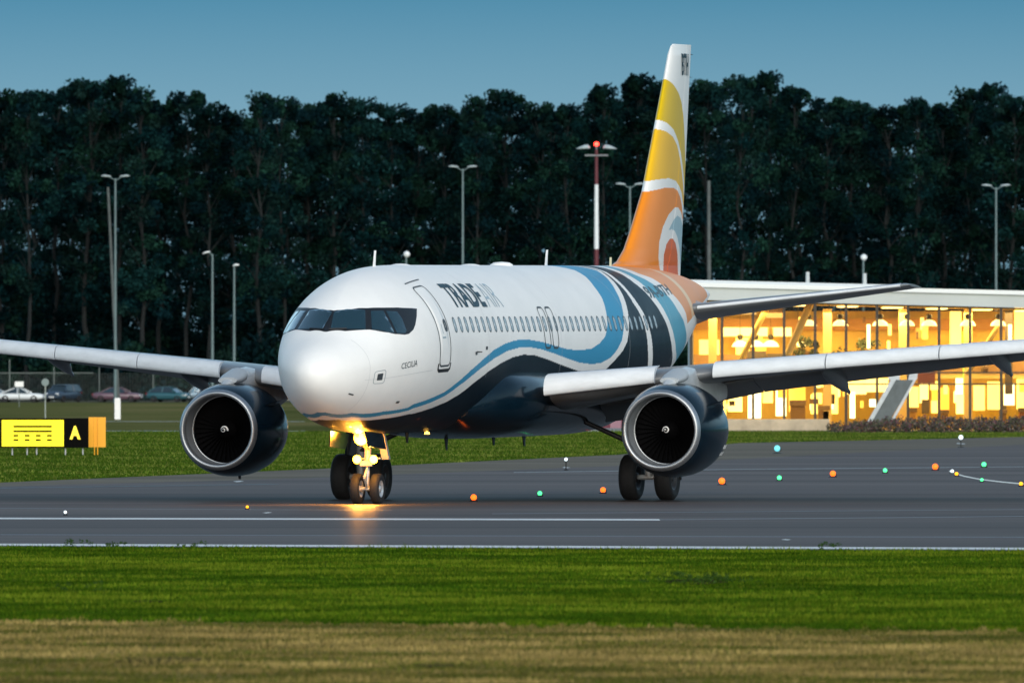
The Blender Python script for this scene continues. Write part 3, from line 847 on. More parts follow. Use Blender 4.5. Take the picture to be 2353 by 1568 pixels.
nose_gear.tube(J(nx_ + .1, 0, 1.35), J(nx_ - 1.1, -.18, 2.1), .04, .04, 8)
nose_gear.tube(J(nx_ + .1, 0, 1.35), J(nx_ - 1.1, .18, 2.1), .04, .04, 8)
ng = nose_gear.build('nose_gear', [m_gear, m_rim], jet)
mb = MB(); mb.tube(J(nx_ - .05, -.02, .98), J(nx_ - .30, 0, .72), .03, .03, 8); mb.tube(J(nx_ - .30, 0, .72), J(nx_ - .05, 0, .48), .03, .03, 8); mb.build('torque_link', m_gear, ng)
mb = MB(); mb.box(nx_ - X0 - .16, nx_ - X0 - .04, -.16, .16, 1.0, 1.14); bevel(mb.build('steering_unit', m_gear, ng), .02)
for y in (-.255, .255):
    w_ = wheel('nose_wheel', nx_, y, .38, .225, ng); w_.location.z = dzn
ld = bpy.data.lights.new('added_lamp_spill', 'POINT'); ld.energy = 95; ld.color = (1.0, .36, .03); ld.shadow_soft_size = .15  # extra point lamp added to spread the landing lights' orange glow over the gear
l = bpy.data.objects.new('added_lamp_spill', ld); COL.objects.link(l); l.parent = ng; l.location = J(nx_ - .85, -.1, 1.45)
mb = MB(); mb.tube(J(nx_ - .02, -.34, 1.19), J(nx_ - .02, .34, 1.19), .025, .025, 8); mb.build('lamp_bracket', m_gear, ng)
def lamp(x, y, z, r_, m, parent, pw):
    mb = MB(); c = J(x, y, z)
    mb.lathe([(.0, r_ * .99), (.07, r_ * .8), (.12, r_ * .3), (.125, 0)], 'x', c, 18, 1)
    mb.lathe([(.0, r_ * .95), (-.03, r_ * .8), (-.05, r_ * .4), (-.055, 0)], 'x', c, 18, 0)
    o = mb.build('landing_light', [m, m_dark], parent)
    ld = bpy.data.lights.new('landing_light_beam', 'SPOT'); ld.spot_size = R(105); ld.spot_blend = 1.0; ld.energy = pw; ld.color = (1.0, .40, .05); ld.shadow_soft_size = .05
    l = bpy.data.objects.new('landing_light_beam', ld); COL.objects.link(l); l.parent = parent; l.location = c + Vector((-.16, 0, 0)); l.rotation_euler = (0, R(70), 0)
lamp(nx_ - .20, -.21, 1.17, .11, m_lamp, ng, 210)
lamp(nx_ - .20, .21, 1.17, .11, m_lamp, ng, 210)
lamp(nx_ - .50, .02, 1.70, .19, m_lamp, ng, 380)
mb = MB()
for s in (-1, 1):
    mb = MB(); mb.add([J(3.3, s * .42, 1.88), J(4.9, s * .42, 1.80), J(4.9, s * .50, 1.42), J(3.4, s * .48, 1.50)] + [J(3.3, s * .45, 1.88), J(4.9, s * .45, 1.80), J(4.9, s * .53, 1.42), J(3.4, s * .51, 1.50)],
                      [(0, 1, 2, 3), (7, 6, 5, 4), (0, 4, 5, 1), (1, 5, 6, 2), (2, 6, 7, 3), (3, 7, 4, 0)]); mb.build('gear_door', m_navy, ng)
mb = MB()
mb.add([J(5.5, -.30, 1.80), J(5.62, -.30, 1.80), J(5.68, -.42, 1.16), J(5.5, -.42, 1.16)] + [J(5.5, -.12, 1.80), J(5.62, -.12, 1.80), J(5.68, -.24, 1.16), J(5.5, -.24, 1.16)],
       [(0, 1, 2, 3), (7, 6, 5, 4), (0, 4, 5, 1), (1, 5, 6, 2), (2, 6, 7, 3), (3, 7, 4, 0)]); mb.build('gear_door', mat('gear_door_grey', (.3, .28, .26), rough=.4), ng)
mb = MB(); mb.lathe([(0, .09), (-.08, .1), (-.12, 0)], 'x', J(4.4, -.2, 1.90), 14); mb.lathe([(0, .08), (-.08, .09), (-.11, 0)], 'x', J(4.5, .15, 1.9), 14); mb.build('belly_lamp', m_lamp_soft, ng)

def main_gear(s):
    y0 = s * 3.795
    mb = MB(); mb.tube(J(17.71, y0, .6), J(17.71, y0, 2.55), .11, .15, 16); mb.tube(J(17.71, y0 - .55, .585), J(17.71, y0 + .55, .585), .07, .07, 10)
    g = mb.build('main_gear', m_gear, jet)
    mb = MB(); mb.tube(J(17.65, y0, 1.25), J(17.55, s * 2.0, 2.05), .07, .06, 10); mb.build('side_stay', m_dark, g)
    mb = MB(); mb.add([J(17.0, s * 3.9, 2.6), J(18.1, s * 3.9, 2.55), J(18.05, s * 4.02, 1.1), J(17.15, s * 4.02, 1.15)] + [J(17.0, s * 3.95, 2.6), J(18.1, s * 3.95, 2.55), J(18.05, s * 4.07, 1.1), J(17.15, s * 4.07, 1.15)],
                      [(0, 1, 2, 3), (7, 6, 5, 4), (0, 4, 5, 1), (1, 5, 6, 2), (2, 6, 7, 3), (3, 7, 4, 0)]); mb.build('gear_door', m_navy, g)
    for q in (-1, 1): wheel('main_wheel', 17.71, y0 + q * .464, .585, .43, g)
for s in (-1, 1): main_gear(s)
# ---------------------------------------------------------------- ground
def sheet(name, pts, z, m, kind='structure', label=None, cat=None):
    me = bpy.data.meshes.new(name)
    me.from_pydata([(p[0], p[1], 0) for p in pts], [], [tuple(range(len(pts)))])
    me.materials.append(m); me.update()
    if me.polygons[0].normal.z < 0: me.flip_normals()
    o = link(name, me); o.location.z = z
    o['kind'] = kind
    if label: o['label'] = label
    if cat: o['category'] = cat
    return o
def gp(*pts): return [tuple(gnd(*p)[:2]) for p in pts]
def ground_mat(name, c1, c2, c3, sc=0.35, stretch=(1, .12, 1), rough=.9, fine=6.0, f2=.35, bump=0):
    """Two scales of noise between three colours; stretched away from the camera as mown strips are."""
    m = bpy.data.materials.new(name); m.use_nodes = True; N, L = m.node_tree.nodes, m.node_tree.links
    b = N['Principled BSDF']; b.inputs['Roughness'].default_value = rough; b.inputs['Specular IOR Level'].default_value = 0
    tc = N.new('ShaderNodeTexCoord'); mp = N.new('ShaderNodeMapping'); mp.inputs['Scale'].default_value = stretch
    L.new(tc.outputs['Object'], mp.inputs[0])
    n1 = N.new('ShaderNodeTexNoise'); n1.inputs['Scale'].default_value = sc; n1.inputs['Detail'].default_value = 5
    n2 = N.new('ShaderNodeTexNoise'); n2.inputs['Scale'].default_value = fine; n2.inputs['Detail'].default_value = 8; n2.inputs['Roughness'].default_value = .7
    L.new(mp.outputs[0], n1.inputs['Vector']); L.new(mp.outputs[0], n2.inputs['Vector'])
    r1 = N.new('ShaderNodeValToRGB'); e = r1.color_ramp.elements
    e[0].position, e[0].color = .34, (*c1, 1); e[1].position, e[1].color = .66, (*c3, 1); q = r1.color_ramp.elements.new(.5); q.color = (*c2, 1)
    L.new(n1.outputs['Fac'], r1.inputs[0])
    mr = N.new('ShaderNodeMapRange'); mr.inputs['From Min'].default_value = .3; mr.inputs['From Max'].default_value = .7
    mr.inputs['To Min'].default_value = 1 - f2; mr.inputs['To Max'].default_value = 1 + f2
    L.new(n2.outputs['Fac'], mr.inputs[0])
    mx = N.new('ShaderNodeMix'); mx.data_type = 'RGBA'; mx.blend_type = 'MULTIPLY'; mx.inputs[0].default_value = 1
    L.new(r1.outputs[0], mx.inputs[6]); L.new(mr.outputs[0], mx.inputs[7]); L.new(mx.outputs[2], b.inputs['Base Color'])
    if bump:
        bp = N.new('ShaderNodeBump'); bp.inputs['Strength'].default_value = bump; L.new(n2.outputs['Fac'], bp.inputs['Height']); L.new(bp.outputs[0], b.inputs['Normal'])
    return m
m_grass = ground_mat('green_grass', (.044, .092, .005), (.058, .108, .007), (.085, .12, .012), .45, (1, .6, 1))
m_dry = ground_mat('dry_grass', (.075, .085, .016), (.17, .135, .04), (.26, .195, .07), .9, (.8, .5, 1))
m_field = ground_mat('olive_field', (.08, .095, .03), (.12, .125, .045), (.17, .155, .065), .05, (1, .2, 1))
m_asph = ground_mat('asphalt', (.068, .053, .050), (.100, .081, .076), (.134, .110, .102), .085, (.035, 1.0, 1), rough=.40, fine=2.0, f2=.16)
N_, L2 = m_asph.node_tree.nodes, m_asph.node_tree.links           # a faint satin sheen over the matt stone
gl2 = N_.new('ShaderNodeBsdfGlossy'); gl2.inputs['Roughness'].default_value = .34; gl2.inputs['Color'].default_value = (.8, .8, .8, 1)
ms2 = N_.new('ShaderNodeMixShader'); ms2.inputs[0].default_value = .10
o2 = N_['Material Output']; L2.new(N_['Principled BSDF'].outputs[0], ms2.inputs[1]); L2.new(gl2.outputs[0], ms2.inputs[2]); L2.new(ms2.outputs[0], o2.inputs['Surface'])
m_shoulder = ground_mat('shoulder_asphalt', (.15, .145, .125), (.18, .17, .145), (.20, .19, .16), .15, (.3, .6, 1), rough=.7, f2=.12)
m_conc = ground_mat('apron_concrete', (.34, .34, .31), (.40, .39, .36), (.44, .43, .40), .1, (1, .3, 1), rough=.7, f2=.08)
m_paintw = mat('road_paint_white', (.70, .70, .68), rough=.6, var=.25, vscale=1.5, vstretch=(.3, 3, 1))
m_gravel = ground_mat('car_park_gravel', (.06, .065, .05), (.09, .09, .07), (.11, .11, .085), .2, (1, .4, 1))
m_dirt = ground_mat('bare_earth', (.03, .03, .012), (.05, .045, .02), (.08, .07, .03), .4, (1, 1, 1))
far = 9000
sheet('ground', [(-3000, -300), (3000, -300), (3000, far), (-3000, far)], 0.0, ground_mat('meadow', (.035, .10, .012), (.05, .13, .016), (.075, .15, .02), .05, (1, .3, 1)))
dn = gp((-3500, 1383), (-500, 1417), (0, 1423), (600, 1429), (1200, 1437), (1700, 1443), (2352, 1450), (2900, 1456), (6000, 1492))
sheet('dry_verge', [(-40, 60), (45, 60)] + dn[::-1], .004, m_dry)
ne = gp((-3500, 1240), (-500, 1253), (0, 1255), (1176, 1260), (2352, 1265), (2900, 1267.5), (6000, 1281))
sheet('grass_verge', dn + ne[::-1], .004, m_grass)
fe = gp((-3500, 1180), (-900, 1129), (0, 1117), (420, 1106), (700, 1098), (1000, 1086), (1420, 1070), (1700, 1054), (2000, 1038), (2352, 1021), (2900, 996), (6000, 960))
sheet('taxiway', ne + fe[::-1], .008, m_asph)
se = gp((-3500, 1170), (-900, 1117), (0, 1108), (420, 1090), (700, 1078), (1000, 1064), (1420, 1044), (1600, 1026), (1700, 1017), (2000, 1011), (2352, 1003), (2900, 992), (6000, 957))
sheet('taxiway_shoulder', fe + se[::-1], .004, m_shoulder)
def strip(name, a, b, w0, w1, z=.012, m=None):
    """painted line between picture points lying on the ground, w = width on the ground"""
    A, B = gnd(*a), gnd(*b)
    o = sheet(name, [(A.x, A.y - w0 / 2), (B.x, B.y - w1 / 2), (B.x, B.y + w1 / 2), (A.x, A.y + w0 / 2)], z, m or m_paintw)
    return o
strip('taxiway_marking', (-3500, 1184), (1515, 1194), 3.4, 3.4)
strip('taxiway_edge_line', (-3500, 1237.5), (6000, 1275), 3.3, 3.2)
strip('taxiway_marking', (1515, 1194), (2700, 1183), 1.2, 1.2, m=mat('worn_paint', (.16, .16, .17), rough=.6))
m_worn = mat('worn_line', (.20, .195, .19), rough=.6, var=.3, vscale=.5, vstretch=(.4, 3, 1))
strip('taxiway_marking', (1180, 1085), (1700, 1078), 3.2, 3.2, m=m_worn); strip('taxiway_marking', (1700, 1078), (2700, 1069), 3.2, 3.2, m=m_worn)
strip('taxiway_marking', (-200, 1124), (640, 1112), 3.0, 3.0, m=mat('tar_seam', (.05, .048, .05), rough=.6))
for a_, b_ in (((1130, 1180), (2352, 1170)), ((-50, 1167), (900, 1172)), ((-50, 1205), (2352, 1212)), ((0, 1228), (2352, 1234))):
    strip('asphalt_joint', a_, b_, 1.0, 1.0, .0095, m=mat('joint_dark', (.05, .05, .056), rough=.5))
def shade_wear_mat(k):
    m = m_asph.copy(); m.name = 'shade_and_wear_band'
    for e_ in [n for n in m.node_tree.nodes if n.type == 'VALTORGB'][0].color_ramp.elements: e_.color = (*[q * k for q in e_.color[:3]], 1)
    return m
for ya_, yb_, zz_, c_ in ((1135, 1155, .0090, .80), (1139, 1151, .0100, .58), (1142, 1148, .0108, .42), (1197, 1215, .0090, .84), (1201, 1211, .0100, .72), (1224, 1232, .0090, .9)):  # bands under the jet paint its ground shadow; nearer ones are tyre wear
    sheet('shade_and_wear_band', gp((-2500, ya_ - 4), (4500, ya_ + 6), (4500, yb_ + 6), (-2500, yb_ - 4)), zz_, shade_wear_mat(c_))
cv = [(2180, 1082), (2195, 1088), (2215, 1094), (2250, 1101), (2300, 1107), (2352, 1112), (2440, 1118)]
cl = [gnd(*q) for q in cv]
V = gp(*[(a, b + 1.4) for a, b in cv]) + gp(*[(a, b - 1.4) for a, b in cv])[::-1]
sheet('taxiway_marking', V, .0125, mat('bright_line', (.75, .74, .66), rough=.6))
# far strips
sheet('grass_island', se + gp((6000, 950), (2900, 982), (2352, 985), (1640, 982), (1250, 992), (700, 990), (-3500, 990))[0:], .0045, m_grass)
sheet('field', gp((-3500, 990), (1240, 990), (1240, 924), (-3500, 924)), .005, m_field)
sheet('car_park', gp((-1500, 924), (2600, 924), (2600, 901), (-1500, 901)), .0055, m_gravel)
sheet('apron', gp((1235, 991), (1500, 991), (3600, 986), (3600, 925), (1240, 925)), .010, m_conc)
for y_ in (968, 990):
    A, B = gnd(-300, y_), gnd(700, y_)
    sheet('service_road_edge', [(A.x, A.y - 2.4), (B.x, B.y - 2.4), (B.x, B.y + 2.4), (A.x, A.y + 2.4)], .016, mat('chalk_line', (.42, .46, .40), var=.5, vscale=.6))

# grass blades and tufts standing on the verges
def blades(name, n, region, h0, h1, w, cols, m, z=.0, label=None):
    """region: function giving n random (x, y); each blade is a leaning triangle."""
    X, Y = region(n); n = len(X)
    a = RNG.uniform(0, 2 * math.pi, n); h = RNG.uniform(h0, h1, n) * (0.7 + .6 * RNG.random(n)); ww = w * RNG.uniform(.6, 1.5, n)
    lean = RNG.normal(0, .35, (n, 2)) * h[:, None]
    V = np.empty((n, 3, 3))
    V[:, 0] = np.stack([X - ww * np.cos(a), Y - ww * np.sin(a), np.full(n, z)], -1)
    V[:, 1] = np.stack([X + ww * np.cos(a), Y + ww * np.sin(a), np.full(n, z)], -1)
    V[:, 2] = np.stack([X + lean[:, 0], Y + lean[:, 1], z + h], -1)
    pt = sum(np.sin(X * fx_ + Y * fy_ + ph_) for fx_, fy_, ph_ in ((1.1, .31, .3), (-.73, .55, 1.9), (2.3, -.83, 4.0), (.41, 1.37, 2.2), (-1.9, -1.1, 5.1), (.2, .17, .9))) / 6
    h = h * (1 + .5 * pt)
    C_ = np.array(cols)[np.clip(((pt + .45) / .9 * len(cols) + RNG.normal(0, 1.0, n)).astype(int), 0, len(cols) - 1)] * RNG.uniform(.75, 1.25, (n, 1)) * (1 + .25 * pt)[:, None]
    V[:, 2, 2] = z + h
    me = np_mesh(name, V.reshape(-1, 3), np.arange(3 * n).reshape(n, 3), [m], smooth=False, colors=np.repeat(C_, 3, axis=0))
    o = link(name, me); o['kind'] = 'stuff'; o['label'] = label or name; return o
m_blade = mat('grass_blade', attr='paint', rough=.9, spec=0.0, var=.35, vscale=.35, vstretch=(1, .5, 1))
def between(ya, yb, pad=1.04):
    """random ground points between two picture rows (functions of px)"""
    def f(n):
        px = RNG.uniform(-60, 2412, n); t = RNG.random(n)
        Ya = CAM_H * FPX / (ya(px) - 840); Yb = CAM_H * FPX / (yb(px) - 840)
        Y = Yb + (Ya - Yb) * t; return (px - 1176) * Y / FPX, Y
    return f
e1 = lambda px: 1257 + px * .0043
e2 = lambda px: 1423 + px * .0115 + 3 * np.sin(px / 37) + 2.5 * np.sin(px / 11 + 1) + 2 * np.sin(px / 5.3)
G1 = [(.030, .074, .004), (.046, .096, .005), (.068, .118, .006), (.10, .14, .010)]
G2 = [(.085, .10, .016), (.15, .13, .032), (.21, .165, .052), (.27, .205, .072)]
blades('grass', 150000, between(e1, e2), .02, .06, .012, G1, m_blade, label='short green grass of the mown verge beside the taxiway')
blades('grass', 4000, between(lambda p: e1(p) - .3, lambda p: e1(p) + 5), .03, .10, .012, G1, m_blade, label='longer ragged green grass along the edge of the asphalt')
blades('dry_grass', 90000, between(e2, lambda p: 1585 + 0 * p), .015, .05, .010, G2, m_blade, label='dry yellowed grass of the nearest verge')
fa = lambda px: np.interp(px, [-60, 0, 420, 700, 1000, 1420, 1600, 1700, 2000, 2412], [1109, 1108, 1090, 1078, 1064, 1044, 1026, 1017, 1011, 1002])
blades('grass', 110000, between(lambda p: 990 + 0 * p, fa), .03, .09, .02, [(.035, .08, .010), (.055, .105, .012), (.085, .13, .016), (.12, .15, .03)], m_blade, label='green grass of the island beyond the taxiway')
# ---------------------------------------------------------------- trees
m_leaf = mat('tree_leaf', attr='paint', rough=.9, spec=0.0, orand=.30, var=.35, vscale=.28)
m_bark = mat('tree_bark', (.006, .009, .010), rough=.9, var=.4, vscale=3)
m_bark2 = mat('pale_bark', (.10, .105, .10), rough=.9, var=.5, vscale=2)
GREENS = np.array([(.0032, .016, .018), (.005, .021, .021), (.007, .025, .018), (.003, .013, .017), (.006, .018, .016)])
def leaf_cloud(cent, rad, per, size, rng, squash=.8):
    n = len(cent) * per
    k = np.repeat(np.arange(len(cent)), per)
    d = rng.normal(size=(n, 3)); d /= np.linalg.norm(d, axis=1, keepdims=True)
    rr = rng.random(n) ** .45
    P = cent[k] + d * (rad[k] * rr)[:, None] * np.array([1, 1, squash])
    u = rng.normal(size=(n, 3)); u /= np.linalg.norm(u, axis=1, keepdims=True)
    v = np.cross(u, rng.normal(size=(n, 3))); v /= np.linalg.norm(v, axis=1, keepdims=True) + 1e-9
    s = size * rng.uniform(.5, 1.4, (n, 1))
    V = np.stack([P - u * s, P - v * s * .55, P + u * s, P + v * s * .55], 1)
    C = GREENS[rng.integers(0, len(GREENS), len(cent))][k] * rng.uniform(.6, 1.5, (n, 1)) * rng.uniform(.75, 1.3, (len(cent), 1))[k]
    return V.reshape(-1, 3), np.arange(4 * n).reshape(n, 4), np.repeat(C, 4, axis=0)
def tree_meshes(seed, wide=2.7, low=.26, dens=1.0):
    rng = np.random.default_rng(seed); H = 28.0
    cent = []; rad = []
    nb = 15
    limbs = []
    for i in range(nb):                                        # limbs carry clumps outwards
        f = low + (1 - low) * (i + rng.random()) / nb; z = H * f
        R_ = wide * (.45 + .55 * math.sin(math.pi * min(1, (f - low) / (1 - low) * .9 + .12)) ** .6) * rng.uniform(.75, 1.25)
        a = rng.uniform(0, 2 * math.pi)
        for j in range(5):
            b = a + rng.normal(0, .8) + j * 1.3; q = R_ * rng.uniform(.35, 1.0)
            zz = min(z + rng.normal(0, .5) + q * .25, H - .6)
            keep = dens if (f > .58 or f < .36) else dens * .8
            if rng.random() < keep:
                cent.append((q * math.cos(b), q * math.sin(b), zz)); rad.append(rng.uniform(.65, 1.35) * (1.0 if f < .85 else .8))
            if j < 2: limbs.append((z * .93 - .6, b, q * .8, zz))
    for j in range(7):                                         # ragged top sprays
        b = rng.uniform(0, 2 * math.pi); q = rng.uniform(0, 1.6); cent.append((q * math.cos(b), q * math.sin(b), H - rng.uniform(.3, 2.0))); rad.append(rng.uniform(.35, .7))
    cent = np.array(cent); rad = np.array(rad)
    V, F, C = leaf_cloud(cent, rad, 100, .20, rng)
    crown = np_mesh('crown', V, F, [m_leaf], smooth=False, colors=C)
    mb = MB(); pts = [Vector((0, 0, -.3))]
    for k in range(1, 9):
        pts.append(Vector((rng.normal(0, .22), rng.normal(0, .22), H * .95 * k / 8)))
    for k in range(8): mb.tube(pts[k], pts[k + 1], .26 * (1 - k / 9.5), .26 * (1 - (k + 1) / 9.5), 8, caps=False)
    for z0, b, q, z1 in limbs:
        f = min(max(z0 / (H * .95) * 8, 0), 7.99); k = int(f); p = pts[k].lerp(pts[k + 1], f - k)
        mb.tube(p, Vector((q * math.cos(b), q * math.sin(b), z1)), .045, .02, 5, caps=False)
    trunk = mb.mesh('trunk', [m_bark])
    return crown, trunk
TREES = [tree_meshes(11 + k, wide=[2.6, 3.0, 2.4, 3.2, 2.8, 2.5, 3.1][k], low=[.26, .30, .22, .34, .28, .20, .32][k], dens=[.95, 1, .9, .95, .85, 1, .9][k]) for k in range(7)]
def place_tree(px, ytop, Y, label, group=None, v=None, wide=1.0, name='forest_tree'):
    s = FPX / Y; h = CAM_H + (840 - ytop) / s
    t = empty(name, ((px - 1176) / s, Y, 0), random.uniform(0, 6.28), label, 'tree', group)
    c, tr = TREES[random.randrange(7) if v is None else v]
    t.scale = (wide, wide, h / 28.0)
    link('trunk', tr, t); link('crown', c, t)
    return t
front = [(-60, 207, 'dark tree at the very left end of the wood, cut by the picture edge'), (8, 203, 'flat-topped dark tree standing above the white parked car'),
 (66, 212, 'tree just right of the flat-topped end tree at far left'), (130, 198, 'leafy tree left of the leaning pole, on the left shoulder of a big clump'),
 (203, 186, 'broad tree rising directly above the tall twin-headed lamp with the leaning pole'), (276, 176, 'tallest tree of the left half, its open crown showing sky above the leftmost lamp posts'),
 (325, 203, 'tree falling away right of the tallest left-hand crown'), (372, 229, 'low narrow tree before the clump above the two small lamps'),
 (428, 209, 'bushy-topped tree just left of the curved-arm lamp'), (482, 233, 'small-crowned tree directly above the curved-arm lamp'), (537, 257, 'shortest pointed tree in the dip of the skyline above the straight small lamp'),
 (593, 214, 'tree with split bushy top right of the skyline dip'), (650, 226, 'tree behind the left of the nose of the airliner'), (706, 239, 'lower tree left of the roof antenna near the cockpit'),
 (766, 215, 'crown with a single high spray above the cockpit windows'), (832, 226, 'tree right above the front roof antenna of the airliner'), (897, 240, 'even-topped tree above the small ball-headed lamp over the cabin roof'),
 (962, 248, 'low tree between the ball-headed lamp and the twin lamp above the airline name'), (1030, 240, 'tree just left of the slender twin lamp above the airline name'),
 (1092, 222, 'tree just right of the slender twin lamp above the airline name'), (1162, 206, 'spiky-topped tree above the middle roof antenna'), (1232, 233, 'tree between the spiky crown and the red and white mast'),
 (1302, 241, 'lowest crown just left of the red and white mast'), (1386, 196, 'tree whose feathery top shows directly over the red beacon mast'), (1462, 172, 'tall tree with separate leaf balls just left of the tail fin'),
 (1530, 190, 'tree mostly hidden behind the tail fin'), (1622, 184, 'tree with its crown starting right at the rear edge of the tail fin'), (1700, 174, 'big round tree above the plain pole right of the fin'),
 (1768, 166, 'highest tree of the right half, broad and airy at the top'), (1832, 199, 'tree stepping down right of the highest right-hand crown'), (1900, 224, 'tree left of the ball-headed lamp above the terminal roof'),
 (1962, 232, 'tree right behind the ball-headed lamp above the terminal roof'), (2040, 242, 'low tree over the tip of the tailplane'), (2108, 226, 'tree right of the tailplane tip with two knobs on top'),
 (2170, 238, 'dip tree left of the rounded clump at far right'), (2214, 204, 'left half of the rounded clump at far right'), (2272, 193, 'high crown directly above the rightmost twin lamp'),
 (2330, 222, 'tree at the right picture edge with a falling outline'), (2398, 214, 'last tree of the wood, outside the right picture edge but for some leaves')]
for k, (px, yt, lab) in enumerate(front):
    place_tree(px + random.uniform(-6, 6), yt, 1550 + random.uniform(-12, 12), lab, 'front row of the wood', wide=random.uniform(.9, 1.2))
for k in range(38):
    px = -70 + k * 66 + random.uniform(-18, 18)
    yt = float(np.interp(px, [f[0] for f in front], [f[1] for f in front])) + random.uniform(12, 50)
    place_tree(px, yt, 1600 + random.uniform(-14, 18), 'dark tree standing deep in the wood, mostly hidden behind the front row of crowns', 'inner trees of the wood', wide=random.uniform(1.0, 1.3))
for k in range(36):
    px = -60 + k * 70 + random.uniform(-25, 25)
    yt = float(np.interp(px, [f[0] for f in front], [f[1] for f in front])) + random.uniform(30, 80)
    place_tree(px, yt, 1660 + random.uniform(-20, 20), 'dark tree standing deep in the wood, mostly hidden behind the front row of crowns', 'inner trees of the wood', wide=random.uniform(1.1, 1.4))
for px, yt in ((115, 192), (118, 199)):
    pass
# undergrowth under and between the trunks: nobody could count it
rng = np.random.default_rng(3)
n_ = 2600
ux = rng.uniform(-56, 58, n_); uy = rng.uniform(1528, 1640, n_)
uz = rng.random(n_) * np.where(uy > 1560, 14.5, 6.5) * (0.7 + .3 * np.sin(ux * .35) * np.cos(ux * .13 + 1))
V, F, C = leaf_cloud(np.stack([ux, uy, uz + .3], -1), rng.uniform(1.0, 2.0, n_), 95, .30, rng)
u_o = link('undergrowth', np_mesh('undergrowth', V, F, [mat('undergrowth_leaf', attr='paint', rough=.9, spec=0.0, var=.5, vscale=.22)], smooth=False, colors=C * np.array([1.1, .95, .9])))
tag(u_o, 'dark tangle of bushes and saplings filling the foot of the wood', kind='stuff')

# ---------------------------------------------------------------- lamp posts
m_pole = mat('galvanised_pole', (.13, .19, .20), rough=.5, metal=.2, var=.2, vscale=1)
m_head = mat('lamp_head_shell', (.38, .45, .48), rough=.4)
m_globe = mat('frosted_globe', (.8, .84, .86), rough=.3)
def lamp_post(px, ytop, Y, kind, label, lean=0.0):
    s = FPX / Y; x = (px - 1176) / s; h = CAM_H + (840 - ytop) / s
    t = empty('lamp_post', (x, Y, 0), 0, label, 'lamp post', 'lamp posts in front of the wood')
    r = .12
    mb = MB(); mb.tube((0, 0, 0), (0, 0, h - .15), r * 1.25, r * .7, 10); mb.tube((0, 0, 0), (0, 0, .5), r * 1.8, r * 1.6, 10); mb.build('pole', m_pole, t)
    if kind == 'twin':
        for q in (-1, 1):
            mb = MB(); mb.tube((0, 0, h - .35), (q * .55, 0, h - .02), .05, .05, 6); mb.build('arm', m_pole, t)
            mb = MB(); mb.loft([[Vector((q * a, w * math.cos(k), h + .02 + b + e * math.sin(k))) for k in np.linspace(0, 2 * math.pi, 11)[:-1]] for a, b, w, e in ((.40, .0, .05, .04), (.55, .02, .16, .08), (.95, .06, .2, .11), (1.2, .06, .16, .07), (1.32, .04, .04, .03))]); mb.build('lamp_head', m_head, t)
    elif kind == 'curve':
        mb = MB(); pr = None
        for k in range(7):
            a = R(90 * k / 6); p = Vector((-.45 + .45 * math.cos(a), 0, h - .45 + .45 * math.sin(a)))
            if pr is not None: mb.tube(pr, p, .06, .06, 6)
            pr = p
        mb.build('arm', m_pole, t)
        mb = MB(); mb.loft([[Vector((a, w * math.cos(k), h + b + e * math.sin(k))) for k in np.linspace(0, 2 * math.pi, 11)[:-1]] for a, b, w, e in ((-.2, .08, .04, .03), (-.4, .06, .15, .09), (-.7, -.02, .16, .09), (-.9, -.10, .04, .03))]); mb.build('lamp_head', m_globe, t)
    elif kind == 'short':
        mb = MB(); mb.loft([[Vector((a, w * math.cos(k), h + b + e * math.sin(k))) for k in np.linspace(0, 2 * math.pi, 11)[:-1]] for a, b, w, e in ((-.12, -.1, .05, .05), (.0, -.03, .15, .10), (.28, .0, .17, .10), (.46, -.02, .05, .04))]); mb.build('lamp_head', m_globe, t)
    elif kind == 'ball':
        mb = MB(); mb.lathe([(-.30, .02), (-.25, .15), (-.12, .27), (0, .30), (.12, .27), (.25, .15), (.30, .0)], 'z', (0.05, 0, h), 16); mb.build('lamp_head', m_globe, t)
    return t
lamp_post(265, 406, 1440, 'twin', 'tall twin-headed lamp post at far left with a leaning pole beside it')
lamp_post(1063, 384, 1440, 'twin', 'slender twin-headed lamp post rising behind the roof left of the mast')
lamp_post(1447, 424, 1440, 'twin', 'twin-headed lamp post whose right arm is hidden by the tail fin')
lamp_post(2288, 427, 1440, 'twin', 'twin-headed lamp post near the right picture edge behind the terminal roof')
lamp_post(488, 580, 1430, 'curve', 'small lamp post with a curved arm bending to the left')
lamp_post(538, 608, 1430, 'short', 'small straight lamp post just right of the curved one')
lamp_post(933, 584, 1400, 'ball', 'ball-headed lamp showing just over the cabin roof behind the front antenna')
lamp_post(1983, 591, 1400, 'ball', 'ball-headed lamp standing behind the terminal roof')
def plain_pole(px, ytop, px2, ybase, Y, r, label, name='utility_pole'):
    s = FPX / Y; mb = MB()
    mb.tube(((px2 - px) / s, 0, 0), (0, 0, CAM_H + (840 - ytop) / s), r, r * .7, 9)
    return tag(mb.build(name, mat('weathered_wood_pole', (.085, .10, .10), rough=.8, var=.3, vscale=1), None, ((px - 1176) / s, Y, 0)), label, 'pole')
plain_pole(1628, 415, 1630, 900, 1380, .21, 'thick dark wooden pole without a lamp just right of the tail fin')
plain_pole(248, 430, 272, 900, 1452, .17, 'dark pole leaning against the far left twin-headed lamp post')
